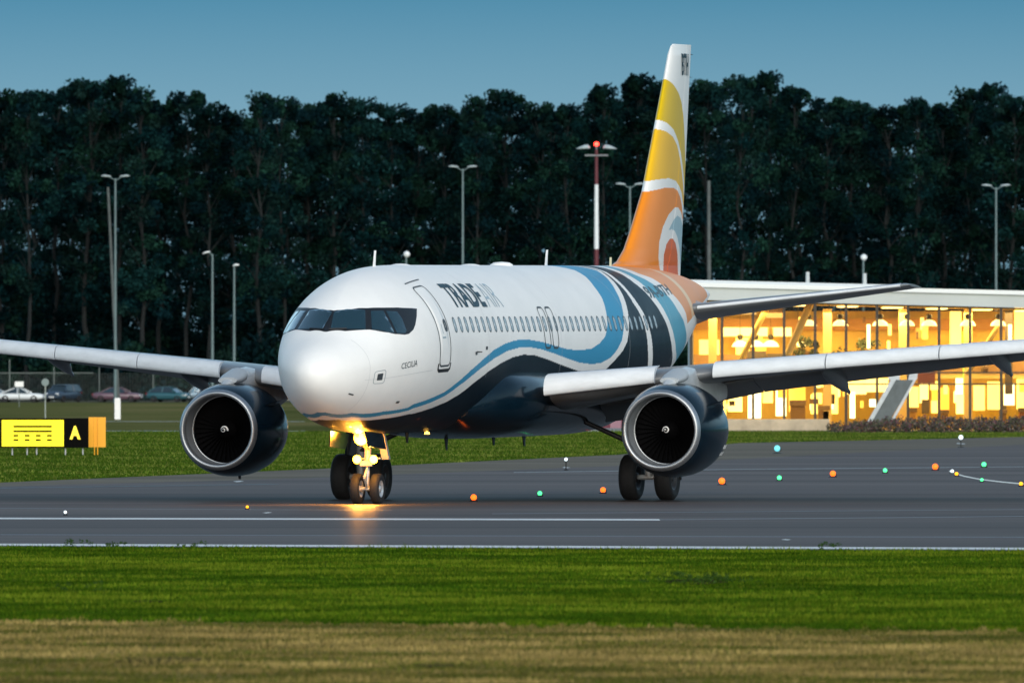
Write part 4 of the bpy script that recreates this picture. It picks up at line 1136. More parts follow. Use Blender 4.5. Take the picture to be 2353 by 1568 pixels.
# red and white floodlight mast
Ym = 1400; s_ = FPX / Ym; hm = CAM_H + (840 - 330) / s_
t = empty('floodlight_mast', ((1370 - 1176) / s_, Ym, 0), 0, 'tall red and white banded floodlight mast with a lit red beacon on top', 'mast')
m_mred = mat('mast_red_paint', (.10, .012, .02), rough=.5); m_mw = mat('mast_white_paint', (.72, .76, .78), rough=.5)
zb = [0, CAM_H + (840 - 572) / s_, CAM_H + (840 - 424) / s_, hm - .5]
for k in range(3):
    mb = MB(); mb.tube((0, 0, zb[k]), (0, 0, zb[k + 1]), .25 - .04 * k, .21 - .04 * k, 12); mb.build('mast_section', m_mw if k == 1 else m_mred, t)
mb = MB(); mb.box(-1.05, 1.05, -.25, .25, hm - 1.1, hm - 1.02); mb.tube((-1.0, 0, hm - 1.0), (1.0, 0, hm - 1.0), .04, .04, 6); mb.build('platform', mat('mast_steel', (.18, .2, .22), rough=.5, metal=.5), t)
for q in (-1, 1):
    mb = MB(); mb.loft([[Vector((q * a, w * math.cos(k), hm - .42 + b + e * math.sin(k) * (1 if math.sin(k) > 0 else .35))) for k in np.linspace(0, 2 * math.pi, 13)[:-1]] for a, b, w, e in ((.58, .0, .2, .12), (.75, .05, .38, .30), (1.1, .02, .40, .28), (1.45, -.02, .3, .18), (1.8, -.06, .05, .03))]); mb.build('floodlight', m_head, t)
mb = MB(); mb.tube((0, 0, hm - .5), (0, 0, hm - .18), .08, .08, 8); mb.build('beacon_base', m_pole, t)
mb = MB(); mb.lathe([(0, .16), (.05, .2), (.22, .2), (.3, .1), (.31, 0)], 'z', (0, 0, hm - .18), 16); mb.build('beacon', mat('red_beacon_lit', (.8, .02, .01), emit=(1.0, .035, .02), estr=5), t)

# ---------------------------------------------------------------- cars
def make_car(name, paint, kind, label, px, Y, rz, group='cars parked at the edge of the wood'):
    L, Wd, H = {'sedan': (4.6, 1.78, 1.42), 'suv': (4.5, 1.86, 1.68), 'hatch': (4.1, 1.74, 1.46), 'coupe': (4.4, 1.78, 1.36)}[kind]
    t = empty(name, ((px - 1176) * Y / FPX, Y, 0), rz, label, 'car', group)
    hood = {'sedan': .92, 'suv': 1.06, 'hatch': .95, 'coupe': .86}[kind]
    def ring(x, w, z0, z1, n=16):
        c, hh = (z0 + z1) / 2, (z1 - z0) / 2
        return [Vector((x, w * math.copysign(abs(math.cos(a)) ** .45, math.cos(a)), c + hh * math.copysign(abs(math.sin(a)) ** .55, math.sin(a)))) for a in np.linspace(0, 2 * math.pi, n + 1)[:-1]]
    h = L / 2; mb = MB()
    mb.loft([ring(*q) for q in ((-h, .70, .38, hood - .28), (-h + .12, .82, .28, hood - .10), (-h + .5, .87, .22, hood - .03), (-h + 1.3, Wd / 2, .2, hood), (0, Wd / 2, .2, hood + .03), (h - 1.2, Wd / 2, .2, hood + .04), (h - .4, .86, .24, hood + (.0 if kind != 'hatch' else .03)), (h - .08, .78, .34, hood - .08), (h, .68, .42, hood - .2))])
    mb.build('body', paint, t)
    prof = {'sedan': (-h + 1.15, -h + 1.95, h - 1.75, h - .75), 'suv': (-h + 1.1, -h + 1.75, h - .55, h - .12), 'hatch': (-h + 1.0, -h + 1.7, h - .95, h - .22), 'coupe': (-h + 1.25, -h + 2.1, h - 1.7, h - .45)}[kind]
    x0, x1, x2, x3 = prof; zb_, zt_ = hood - .04, H; wb_, wt_ = Wd / 2 - .06, Wd / 2 - .26
    V = [Vector(q) for q in ((x0, -wb_, zb_), (x3, -wb_, zb_), (x3, wb_, zb_), (x0, wb_, zb_), (x1, -wt_, zt_ - .04), (x2, -wt_, zt_ - .04), (x2, wt_, zt_ - .04), (x1, wt_, zt_ - .04))]
    mb = MB(); mb.add(V, [(0, 3, 2, 1), (4, 5, 6, 7), (0, 1, 5, 4), (1, 2, 6, 5), (2, 3, 7, 6), (3, 0, 4, 7)]); mb.build('window_glass', mat('car_glass', (.02, .035, .045), rough=.08, coat=.8), t)
    mb = MB(); mb.loft([ring(x, w, a, b, 12) for x, w, a, b in ((x1 - .18, wt_ - .02, zt_ - .10, zt_ - .07), (x1 + .15, wt_ + .03, zt_ - .07, zt_), (x2 - .2, wt_ + .03, zt_ - .07, zt_), (x2 + .15, wt_ - .02, zt_ - .10, zt_ - .06))])
    for q in (-1, 1):
        for a_, b_ in ((V[0 if q < 0 else 3], V[4 if q < 0 else 7]), (V[1 if q < 0 else 2], V[5 if q < 0 else 6])): mb.tube(a_, b_, .05, .045, 6)
        xm = (x1 + x2) / 2; mb.tube((xm, q * (wb_ + .005), zb_), (xm, q * (wt_ + .005), zt_ - .05), .045, .04, 6)
    mb.build('roof', paint, t)
    for sx in (-1, 1):
        for sy in (-1, 1):
            mb = MB(); c = Vector((sx * (h - .85), sy * (Wd / 2 - .10), .32)); mb.lathe([(-.1, .2), (-.11, .28), (-.07, .32), (.07, .32), (.11, .28), (.1, .2), (.06, .17), (.05, 0)] if sy > 0 else [(.1, .2), (.11, .28), (.07, .32), (-.07, .32), (-.11, .28), (-.1, .2), (-.06, .17), (-.05, 0)], 'y', c, 20); mb.build('wheel', m_rubber, t)
    for sy in (-1, 1):
        mb = MB(); mb.box(-h + .0, -h + .16, sy * .58 - .17, sy * .58 + .17, hood - .36, hood - .20); bevel(mb.build('headlight', mat('car_lens', (.7, .74, .78), rough=.15), t), .03)
        mb = MB(); mb.box(x0 + .1, x0 + .28, sy * (Wd / 2 + .08) - .09, sy * (Wd / 2 + .08) + .09, hood + .0, hood + .14); bevel(mb.build('mirror', paint, t), .03)
        mb = MB(); mb.box(h - .10, h + .005, sy * .62 - .14, sy * .62 + .14, hood - .25, hood - .10); mb.build('tail_light', mat('tail_lens', (.25, .01, .01), rough=.2), t)
    mb = MB(); mb.box(-h - .012, -h + .05, -.26, .26, .42, .53); mb.build('number_plate', m_white, t)
    return t
cw = mat('car_white', (.72, .76, .78), rough=.25, coat=.6); cn = mat('car_navy', (.03, .05, .08), rough=.25, coat=.7)
cm_ = mat('car_maroon', (.13, .075, .10), rough=.3, coat=.6); ct = mat('car_teal', (.03, .105, .13), rough=.25, coat=.6); cg = mat('car_silver', (.35, .40, .44), rough=.3, coat=.6)
make_car('parked_car', cw, 'coupe', 'white low saloon parked side-on at the left picture edge, rearmost part cut off', 48, 1478, R(172))
make_car('parked_car', cn, 'suv', 'dark blue off-roader parked nose towards the camera right of the white saloon', 145, 1480, R(62))
make_car('parked_car', cm_, 'sedan', 'dull maroon saloon parked side-on behind the white post', 270, 1480, R(170))
make_car('parked_car', ct, 'hatch', 'teal hatchback parked beyond the left engine', 388, 1482, R(158))
make_car('parked_car', cw, 'hatch', 'white hatchback half hidden behind the rim of the left engine', 468, 1486, R(110))
make_car('parked_car', cg, 'sedan', 'silver car only peeping in at the left picture edge behind the white saloon', -22, 1492, R(165))
make_car('parked_car', mat('car_cream', (.66, .66, .62), rough=.3, coat=.5), 'hatch', 'pale car visible in the gap between the left engine and the nose', 652, 1440, R(175))

# ---------------------------------------------------------------- fence, small signs, posts on the left
t = empty('mesh_fence', (0, 1515, 0), 0, 'tall wire mesh fence on thin posts behind the parked cars', 'fence')
s_ = FPX / 1515.0
m_fpost = mat('fence_post_grey', (.16, .19, .18), rough=.6)
mb = MB(); mb.tube(((-60 - 1176) / s_, 0, 2.72), ((215 - 1176) / s_, 0, 2.72), .045, .045, 6); mb.build('rail', m_fpost, t)
for px in (22, 124, 228, 352, 478, 580, 690):
    mb = MB(); mb.tube(((px - 1176) / s_, 0, 0), ((px - 1176) / s_, 0, 3.3 if px != 22 else 4.0), .05, .045, 6); mb.build('post', m_fpost, t)
mb = MB()
for k in range(120):
    x = (-60 - 1176 + k * 6.4) / s_; mb.tube((x, .02, .05), (x, .02, 2.7), .008, .008, 3, caps=False)
for k in range(14): mb.tube(((-60 - 1176) / s_, .03, .1 + .195 * k), ((710 - 1176) / s_, .03, .1 + .195 * k), .008, .008, 3, caps=False)
mb.build('wire_mesh', m_fpost, t)
s_ = FPX / 1300.0
t = empty('notice_board', ((44 - 1176) / s_, 1300, 0), 0, 'small blank white notice board on a thin post above the white saloon', 'notice board')
mb = MB(); z = CAM_H - 42 / s_; mb.box(-.36, .36, -.02, .02, z - .22, z + .22); bevel(mb.build('board', m_white, t), .01); mb = MB(); mb.tube((0, .04, 0), (0, .04, z), .03, .03, 8); mb.build('post', m_fpost, t)
s_ = FPX / 1010.0
t = empty('marker_pole', ((104 - 1176) / s_, 1010, 0), 0, 'thin grey pole with a round disc on top in front of the dark off-roader', 'pole')
mb = MB(); mb.tube((0, 0, 0), (0, 0, 2.55), .035, .03, 8); mb.build('post', mat('pale_pole', (.42, .46, .42), rough=.5), t); mb = MB(); mb.tube((0, -.06, 2.35), (0, -.03, 2.35), .24, .24, 20); mb.build('disc', mat('disc_back', (.18, .24, .24), rough=.5), t)
s_ = FPX / 1000.0
mb = MB(); mb.box(-.19, .19, -.10, .10, 0, 1.33); mb.box(-.17, .17, -.08, .08, 1.33, 1.37)
tag(bevel(mb.build('marker_post', m_white, None, ((270 - 1176) / s_, 1000, 0)), .02), 'stout square white marker post standing on the grass in front of the maroon saloon', 'marker post')

# ---------------------------------------------------------------- taxiway guidance signs
Ys = 600.0; s_ = FPX / Ys
def bx(px): return (px - 1176) / s_
def bz(py): return CAM_H + (840 - py) / s_
m_ysign = mat('lit_yellow_panel', (.85, .70, .01), rough=.5, emit=(1.0, .80, .0), estr=.35)
m_ylet = mat('lit_yellow_letter', (.85, .65, .02), rough=.5, emit=(1.0, .66, .05), estr=.45)
m_sblack = mat('sign_black', (.003, .003, .003), rough=.6, spec=.03)
t = empty('taxiway_sign', (bx(100), Ys, 0), 0, 'yellow and black taxiway sign with the letter A and a holding-line symbol', 'airport sign')
ox = bx(100)
mb = MB(); mb.box(bx(0) - ox, bx(203) - ox, 0, .28, bz(1028), bz(960)); bevel(mb.build('housing', m_sblack, t), .01)
mb = MB(); mb.box(bx(4) - ox, bx(146.5) - ox, -.012, .01, bz(1024.5), bz(964)); mb.build('yellow_panel', m_ysign, t)
mb = MB()
for y in (979, 990): mb.box(bx(31) - ox, bx(119) - ox, -.02, -.008, bz(y + 2.0), bz(y - 2.0))
for y in (1000, 1010):
    for q in (31, 57, 82.5, 108): mb.box(bx(q) - ox, bx(q + 11) - ox, -.02, -.008, bz(y + 2.0), bz(y - 2.0))
mb.build('holding_symbol', m_sblack, t)
me = text_mesh('A', 25 / s_, 31 / s_, .045)
for v in me.vertices: v.co = Vector((bx(160) - ox + v.co.x, -.014, bz(1008.5) + v.co.y))
me.materials.clear(); me.materials.append(m_ylet); link('letter', me, t)
for px in (28, 62, 84, 150, 190):
    mb = MB(); mb.tube((bx(px) - ox, .14, 0), (bx(px) - ox, .14, bz(1027)), .03, .03, 8); mb.build('leg', m_gear, t)
t = empty('orange_marker_board', (bx(220.5), Ys + 1.5, 0), 0, 'plain orange board with folded panels behind the right end of the taxiway sign', 'marker board')
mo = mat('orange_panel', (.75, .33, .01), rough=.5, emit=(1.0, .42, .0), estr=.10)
for a, b, d in ((-.32, -.13, 0), (-.125, .02, .05), (.025, .33, .0)):
    mb = MB(); mb.box(a, b, d, d + .05, bz(1027), bz(958)); mb.build('panel', mo, t)
for a in (-.10, .02): mb = MB(); mb.tube((a, .1, 0), (a, .1, bz(1026)), .022, .022, 8); mb.build('leg', mo, t)

# ---------------------------------------------------------------- taxiway lights
LC = {'orange': ((1.0, .12, .008), 1.3), 'green': ((.08, 1.0, .30), .9), 'amber': ((1.0, .38, .01), 1.0), 'white': ((.8, .95, 1.0), .7), 'cyan': ((.16, .62, .72), .55)}
lens = {k: mat(k + '_lens_lit', tuple(.5 * q for q in c), emit=c, estr=e_) for k, (c, e_) in LC.items()}
m_house = mat('light_housing', (.02, .02, .02), rough=.4, metal=.6)
def taxi_light(px, py, col, r_, label, group, h=None, stem=0.0):
    g = gnd(px, py + r_ * FPX / 3.4 / 1.0 * 0 + 0)
    Y = g.y; s = FPX / Y
    base = gnd(px, py + (r_ + stem) * s)
    t = empty('taxiway_light', (base.x, base.y, .013), 0, label, 'taxiway light', group)
    r_ *= .8
    mb = MB(); mb.lathe([(0, r_ * 1.7), (.012, r_ * 1.65), (.03, r_ * 1.1), (.03, 0)], 'z', (0, 0, 0), 20); mb.box(r_ * .95, r_ * 1.35, -r_ * .5, r_ * .5, .02 + stem, r_ * 1.3 + stem)
    if stem: mb.tube((0, 0, 0), (0, 0, stem), .02, .02, 8)
    mb.build('housing', m_house, t)
    mb = MB(); mb.lathe([(stem + .02 + r_ * (1 - math.cos(q_)), max(r_ * math.sin(q_), .0005)) for q_ in np.linspace(0.15, math.pi, 10)], 'z', (0, 0, 0), 18); mb.build('lens', lens[col], t)
    return t
gl = 'lead-on lights set in the taxiway'
for px, py, col, r_, lab in ((1088, 1143, 'orange', .095, 'orange taxiway light nearest the nose wheels'), (1240, 1134, 'green', .075, 'green taxiway light under the belly between two orange ones'),
     (1385, 1126, 'orange', .09, 'orange taxiway light just left of the main wheels'), (1658, 1105, 'orange', .115, 'orange taxiway light just right of the big engine'),
     (1790, 1098, 'green', .085, 'green taxiway light below the pale cyan one'), (1913, 1088, 'orange', .11, 'orange taxiway light between two green ones right of the engine'),
     (2033, 1081, 'green', .085, 'green taxiway light under the outer part of the wing'), (2148, 1072, 'orange', .12, 'orange taxiway light at the start of the curved white line'),
     (2260, 1067, 'green', .10, 'farthest green taxiway light near the right picture edge'), (2197, 1089, 'amber', .07, 'amber light sitting on the curved white line'),
     (2255, 1103, 'green', .06, 'small green light on the curved white line'), (2345, 1112, 'amber', .07, 'amber light on the curved line at the right picture edge'),
     (568, 1166, 'amber', .045, 'small amber light on the asphalt left of the nose wheels'), (2187, 1083, 'white', .07, 'whitish light at the upper end of the curved line')):
    taxi_light(px, py, col, r_, lab, gl)
for px, py, col, r_, st, lab in ((1785, 1030, 'cyan', .15, .05, 'large pale cyan light far off above the green one'), (1300, 1058, 'white', .07, .28, 'small white edge light on a stem behind the belly'),
     (2207, 1007, 'white', .12, .3, 'white edge light on a stem at the far asphalt edge'), (150, 1178, 'white', .045, .02, 'tiny white light on the asphalt at far left')):
    taxi_light(px, py, col, r_, lab, 'edge lights', stem=st)
m_patch = mat('patch_white', (.6, .62, .6), rough=.6)
for px, py, w in ((548, 1106, .16), (614, 1178, .12), (1300, 1074, .14), (2207, 1019, .2), (1806, 1240, .1)):
    g = gnd(px, py); a = g.y * g.y * 3.0 / (CAM_H * FPX) / 2
    sheet('painted_mark', [(g.x - w, g.y), (g.x, g.y - a), (g.x + w, g.y), (g.x, g.y + a)], .0135, m_patch)
# glinting lamps under the fuselage further back
# ---------------------------------------------------------------- grass details on the near verge
def weed(px, py, h, n, label, cols=((.03, .07, .012), (.045, .09, .018)), sp=.25, leaf=.016, name='weed'):
    g = gnd(px, py); rng = np.random.default_rng(int(px * 7 + py))
    cent = np.stack([rng.normal(0, sp, n), rng.normal(0, sp, n), rng.random(n) ** 1.2 * h], -1)
    V, F, _c = leaf_cloud(cent, np.full(n, h * .22 + .02), 26, leaf, rng)
    C = np.array(cols)[rng.integers(0, len(cols), len(V) // 4)].repeat(4, axis=0)
    o = link(name, np_mesh(name, V, F, [m_blade], smooth=False, colors=C), None, (g.x, g.y, 0)); return tag(o, label, 'weed', 'weeds in the grass verge')
weed(183, 1358, .16, 12, 'small dark leafy weed standing alone in the grass at far left')
weed(1600, 1338, .16, 60, 'wide low dark clump of weeds on a hump in the right part of the grass', sp=.42)
for k, (px, lab) in enumerate(((255, 'ragged weed poking above the asphalt edge left of centre'), (172, 'leftmost ragged weed on the asphalt edge'), (322, 'thin weed on the asphalt edge right of the ragged ones'), (450, 'small weed on the asphalt edge below the left engine'),
     (1660, 'lone weed on the asphalt edge below the big engine'), (1910, 'dark weed on the asphalt edge right of the engine'), (2140, 'tuft on the asphalt edge right of the dark weed'))):
    if k in (0, 1, 3, 5): weed(px, 1252 + px * .0043 + 4, .10 + .05 * (k % 2), 12, lab, sp=.16)
for px, py, w, d in ((1600, 1336, .55, 3.0), (370, 1517, .55, 2.0), (2100, 1545, .2, 1.2), (1000, 1530, .25, 1.0), (340, 1382, .25, 1.5)):
    g = gnd(px, py); pts = [(g.x + w * math.cos(a) * random.uniform(.7, 1.2), g.y + d * math.sin(a) * random.uniform(.7, 1.2)) for a in np.linspace(0, 2 * math.pi, 25)[:-1]]
    sheet('bare_patch', pts, .014, m_dirt)
# ---------------------------------------------------------------- terminal
YT = 825.0; s_ = FPX / YT
def tx(px): return (px - 1176) / s_
term = empty('terminal_building', (0, YT, 0), 0, 'long glass-fronted terminal glowing yellow inside under a white roof edge', 'terminal building')
m_fas = mat('fascia_grey', (.50, .54, .54), rough=.5, var=.06, vscale=.3); m_roofw = mat('roof_edge_white', (.80, .83, .84), rough=.45)
m_mul = mat('mullion_dark', (.025, .018, .01), rough=.5); m_warm = mat('interior_wall_warm', (.58, .42, .11), rough=.7, var=.4, vscale=.35, vstretch=(1, 1, .3))
m_tan = mat('interior_tan', (.40, .28, .09), rough=.7); m_cream = mat('interior_cream', (.70, .50, .22), rough=.6)
m_ifloor = mat('interior_floor', (.45, .38, .28), rough=.35)
xL, xR = tx(1586), tx(2352) + 14
# slight fall of the roof line to the right
def rz_(x, base): return base - (x - xL) * .0245
def slab(name, z0, z1, y0, y1, m, x0=None, x1=None, par=None):
    x0 = xL if x0 is None else x0; x1 = xR if x1 is None else x1
    mb = MB(); V = []
    for y in (y0, y1):
        for x, z in ((x0, z0), (x1, z0), (x1, z1), (x0, z1)): V.append((x, y, rz_(x, z)))
    mb.add(V, [(0, 1, 2, 3), (7, 6, 5, 4), (0, 4, 5, 1), (1, 5, 6, 2), (2, 6, 7, 3), (3, 7, 4, 0)])
    return mb.build(name, m, par or term)
zt = CAM_H + (840 - 649) / s_; zf = CAM_H + (840 - 688) / s_
slab('roof_edge', zt - .22, zt, -.5, 20, m_roofw, xL - .2)
slab('fascia', zf, zt - .225, -.35, .2, m_fas, xL - .1)
slab('roof_parapet', zt + .002, zt + .16, 1.5, 18, mat('parapet_pale', (.55, .60, .63), rough=.5), xL, xL + 11.5)
for px in (1860, 1992): mb = MB(); mb.tube((tx(px), 6, rz_(tx(px), zt)), (tx(px), 6, rz_(tx(px), zt) + .75), .12, .10, 8); mb.build('vent_pipe', m_fas, term)
mb = MB(); mb.box(xL, xR, .3, 20, -.02, .06); mb.build('floor', m_ifloor, term)
mb = MB(); mb.box(xL, xR, 12.0, 12.2, .06, 6.3); mb.build('back_wall', m_warm, term)
mb = MB(); mb.box(xL, xL + .15, .3, 12, .06, 6.8); mb.build('end_wall', mat('end_wall_white', (.7, .72, .7), rough=.5), term)
slab('ceiling', zf - .10, zf - .02, .3, 12, m_tan)
# mullions 71 picture units apart
k = 0; px = 1658.5 - 71.2
while px < 2352 + 500:
    mb = MB(); mb.box(tx(px) - .07, tx(px) + .07, -.12, .12, .06, rz_(tx(px), zf)); mb.build('mullion', m_mul, term); px += 71.2
for z in (3.05, 2.45):
    mb = MB(); mb.box(xL, xR, -.05, .06, z - .035, z + .035); mb.build('transom', m_mul, term)
# glazing
gm = bpy.data.materials.new('facade_glass'); gm.use_nodes = True; N, L_ = gm.node_tree.nodes, gm.node_tree.links; N.clear()
o_ = N.new('ShaderNodeOutputMaterial'); tr = N.new('ShaderNodeBsdfTransparent'); tr.inputs[0].default_value = (.60, .56, .44, 1); gl_ = N.new('ShaderNodeBsdfGlossy'); gl_.inputs['Roughness'].default_value = .03
fr = N.new('ShaderNodeFresnel'); fr.inputs[0].default_value = 1.16; mxs = N.new('ShaderNodeMixShader'); L_.new(fr.outputs[0], mxs.inputs[0]); L_.new(tr.outputs[0], mxs.inputs[1]); L_.new(gl_.outputs[0], mxs.inputs[2]); L_.new(mxs.outputs[0], o_.inputs[0])
mb = MB(); mb.add([(xL, 0, .06), (xR, 0, .06), (xR, 0, rz_(xR, zf)), (xL, 0, rz_(xL, zf))], [(0, 1, 2, 3)]); mb.build('glass_facade', gm, term)
# upper gallery
mb = MB(); mb.box(xL + .2, xR, 7.5, 12, 2.75, 3.05); mb.build('gallery_floor', m_cream, term)
mb = MB(); mb.box(xL + .2, xR, 7.4, 7.48, 3.05, 4.0); mb.build('gallery_parapet', mat('parapet_brown', (.26, .14, .06), rough=.6), term)
mb = MB(); mb.box(xL + .2, xR, 11.6, 11.98, 5.3, 5.9); mb.build('bulkhead', mat('bulkhead_ochre', (.40, .22, .07), rough=.6), term)
for px in (1640, 1905, 2080, 2230, 2395, 2600):
    mb = MB(); mb.box(tx(px) - .22, tx(px) + .22, 5.0, 5.45, .06, 6.4); mb.build('column', m_cream, term)
def strut(pa, pb, y, r_, m, name='diagonal_strut'):
    mb = MB(); a = at(pa[0], pa[1], YT + y); b = at(pb[0], pb[1], YT + y); mb.tube((a.x, y, a.z), (b.x, y, b.z), r_, r_, 10); return mb.build(name, m, term)
strut((1862, 695), (1790, 860), 2.2, .21, m_cream); strut((1765, 700), (1690, 850), 4.0, .16, m_tan); strut((2300, 740), (2220, 860), 4.0, .15, m_tan)
# light panels on the ceiling and lit shop fronts on the ground floor
m_clamp = mat('ceiling_light_lit', (1, .9, .7), emit=(1.0, .68, .24), estr=4.0)
for k in range(13):
    x = xL + 1.3 + k * 2.35
    mb = MB(); mb.box(x - .5, x + .5, 3.0, 9.0, rz_(x, zf) - .16, rz_(x, zf) - .12); mb.build('ceiling_light', m_clamp, term)
shop = [mat('shop_light_cream', (1, .9, .6), emit=(1.0, .70, .20), estr=2.1), mat('shop_light_yellow', (1, .8, .3), emit=(1.0, .68, .16), estr=1.7), mat('shop_light_white', (1, 1, .9), emit=(1.0, .84, .46), estr=2.8), mat('shop_light_amber', (.9, .6, .2), emit=(1.0, .48, .05), estr=1.0)]
rr = random.Random(5)
def panel(pa, pb, ya, yb, y, m, name='lit_shop_front'):
    s2 = FPX / (YT + y); mb = MB(); x0, x1 = (pa - 1176) / s2, (pb - 1176) / s2; z1, z0 = CAM_H + (840 - ya) / s2, CAM_H + (840 - yb) / s2
    mb.box(x0, x1, y, y + .12, max(z0, .07), z1); return mb.build(name, m, term)
for a, b, c_, d, y, k in ((1655, 1668, 905, 955, 10, 1), (1672, 1705, 900, 945, 10, 0), (1718, 1748, 880, 960, 9, 2), (1752, 1775, 875, 925, 10, 1), (1782, 1806, 868, 955, 9.5, 2), (1812, 1850, 870, 945, 10, 3), (1862, 1878, 905, 950, 9, 1),
      (1905, 1925, 862, 950, 8.5, 1), (1940, 1990, 858, 905, 9, 0), (1952, 1964, 900, 960, 8.5, 2), (1990, 2040, 862, 900, 9.5, 0), (2078, 2110, 888, 935, 9, 1), (2112, 2132, 880, 925, 8.5, 0), (2140, 2180, 890, 945, 10, 3),
      (2195, 2232, 868, 905, 8.5, 2), (2196, 2216, 905, 950, 8.5, 0), (2236, 2262, 885, 942, 9.5, 1), (2268, 2300, 876, 940, 9, 1), (2306, 2330, 880, 930, 9, 2), (2335, 2380, 870, 940, 9.5, 1), (2420, 2520, 870, 940, 9, 0)):
    panel(a, b, c_, d, y, shop[k])
panel(1606, 1652, 780, 842, 10.5, shop[1], 'lit_wall_panel'); panel(1660, 1818, 752, 772, 10.4, shop[0], 'lit_wall_panel'); panel(1690, 1722, 775, 840, 10.6, shop[1], 'lit_wall_panel'); panel(1735, 1760, 778, 835, 10.6, shop[3], 'lit_wall_panel')
panel(2182, 2208, 715, 800, 10.4, shop[1], 'lit_wall_panel'); panel(2330, 2420, 705, 795, 10.4, shop[1], 'lit_wall_panel'); panel(2212, 2222, 760, 905, 6.5, mat('green_banner_lit', (.3, .6, .05), emit=(.45, .9, .03), estr=.9), 'green_banner'); panel(2222, 2232, 868, 905, 6.4, mat('green_banner_lit'), 'green_banner')
panel(2308, 2326, 700, 905, 6.0, mat('dark_cladding', (.07, .05, .04), rough=.6), 'dark_pier'); panel(1700, 1738, 695, 722, 6.0, mat('dark_cladding'), 'dark_board'); panel(1752, 1800, 690, 730, 6.0, mat('brown_board', (.16, .09, .05), rough=.6), 'dark_board')
panel(2108, 2148, 845, 880, 6.0, mat('maroon_board', (.09, .02, .025), rough=.6), 'maroon_board')
for px, y in ((1995, 6.2), (2320, 6.5)): panel(px - 4, px + 4, 745, 800, 4, mat('tube_light_lit', (1, .9, .6), emit=(1.0, .86, .5), estr=2.2), 'tube_light')
for k in range(4):
    ld = bpy.data.lights.new('hall_light', 'AREA'); ld.energy = 620; ld.color = (1.0, .76, .30); ld.shape = 'RECTANGLE'; ld.size = 5; ld.size_y = 3
    l = bpy.data.objects.new('hall_light', ld); COL.objects.link(l); l.parent = term; l.location = (xL + 3.5 + k * 6.0, 5.0, 6.2)
for a_, b_, c_, m_ in ((1832, 1880, 806, 'brown_board'), (1905, 1946, 818, 'brown_board'), (1946, 2002, 808, 'dark_cladding'), (2088, 2136, 800, 'brown_board'), (2030, 2070, 815, 'dark_cladding'), (1715, 1760, 806, 'dark_cladding'), (1762, 1800, 812, 'dark_cladding')):
    panel(a_, b_, c_, 858, 7.2, mat(m_), 'seating_screen')
for k in range(34):
    a_ = rr.uniform(1650, 2400); w_ = rr.uniform(5, 22); y0_ = rr.uniform(868, 930); h_ = rr.uniform(8, 34)
    panel(a_, a_ + w_, y0_, y0_ + h_, 7.6 + .13 * k * .5, rr.choice(shop + [mat('brown_board'), mat('dark_cladding'), mat('brown_board')]), 'display_panel')
for k in range(22):
    a_ = rr.uniform(1600, 2400); w_ = rr.uniform(4, 16); y0_ = rr.uniform(715, 815); h_ = rr.uniform(10, 40)
    panel(a_, a_ + w_, y0_, y0_ + h_, 9.0 + .06 * k, rr.choice([mat('brown_board'), mat('interior_cream'), mat('interior_tan'), shop[3], shop[1]]), 'wall_panel')
mb = MB(); mb.box(tx(1606), tx(1905), -.9, -.45, 0, .62); bevel(mb.build('haze_blur_block', mat('haze_blur_beige', (.46, .38, .27), rough=.8, var=.25, vscale=1.2), term), .05)  # beige box added to imitate the tan exhaust haze before the facade
# pendant lamps
m_shade = mat('pendant_shade_lit', (.9, .85, .6), emit=(1.0, .80, .40), estr=1.4)
def pendant(px, py, y, r_, label):
    s2 = FPX / (YT + y); x = (px - 1176) / s2; z = CAM_H + (840 - py) / s2
    t = empty('pendant_lamp', (x, YT + y, z), 0, label, 'pendant lamp', 'pendant lamps in the terminal hall')
    mb = MB(); mb.lathe([(-.30 * r_ / .42, r_), (-.12 * r_ / .42, r_ * .8), (.0, r_ * .35), (.02, 0)], 'z', (0, 0, 0), 18); mb.build('shade', m_shade, t)
    mb = MB(); mb.lathe([(.03, .06), (.08, .14), (.28, .16), (.33, .05), (.33, 0)], 'z', (0, 0, 0), 12); mb.tube((0, 0, .33), (0, 0, max(rz_(x, zf) - z - .1, .4)), .015, .015, 5); mb.build('canopy', m_mul, t)
for px, lab in ((1858, 'pendant lamp just right of the thick white diagonal strut'), (1930, 'pendant lamp in the bay right of the narrow column'), (2022, 'pendant lamp above the bright tube light'), (2083, 'pendant lamp half hidden by a facade bar'), (2134, 'pendant lamp in the middle of a plain tan bay'), (2223, 'pendant lamp above the green banner'), (2293, 'pendant lamp beside the dark pier at the right')):
    pendant(px, 735, 3.2, .42, lab)
for px, lab in ((1700, 'low conical lamp nearest the left end of the hall'), (1736, 'second low conical lamp from the left end'), (1770, 'low conical lamp left of the foot of the diagonal strut'), (1833, 'low conical lamp right of the foot of the diagonal strut')):
    pendant(px, 782, 8.0, .45, lab)
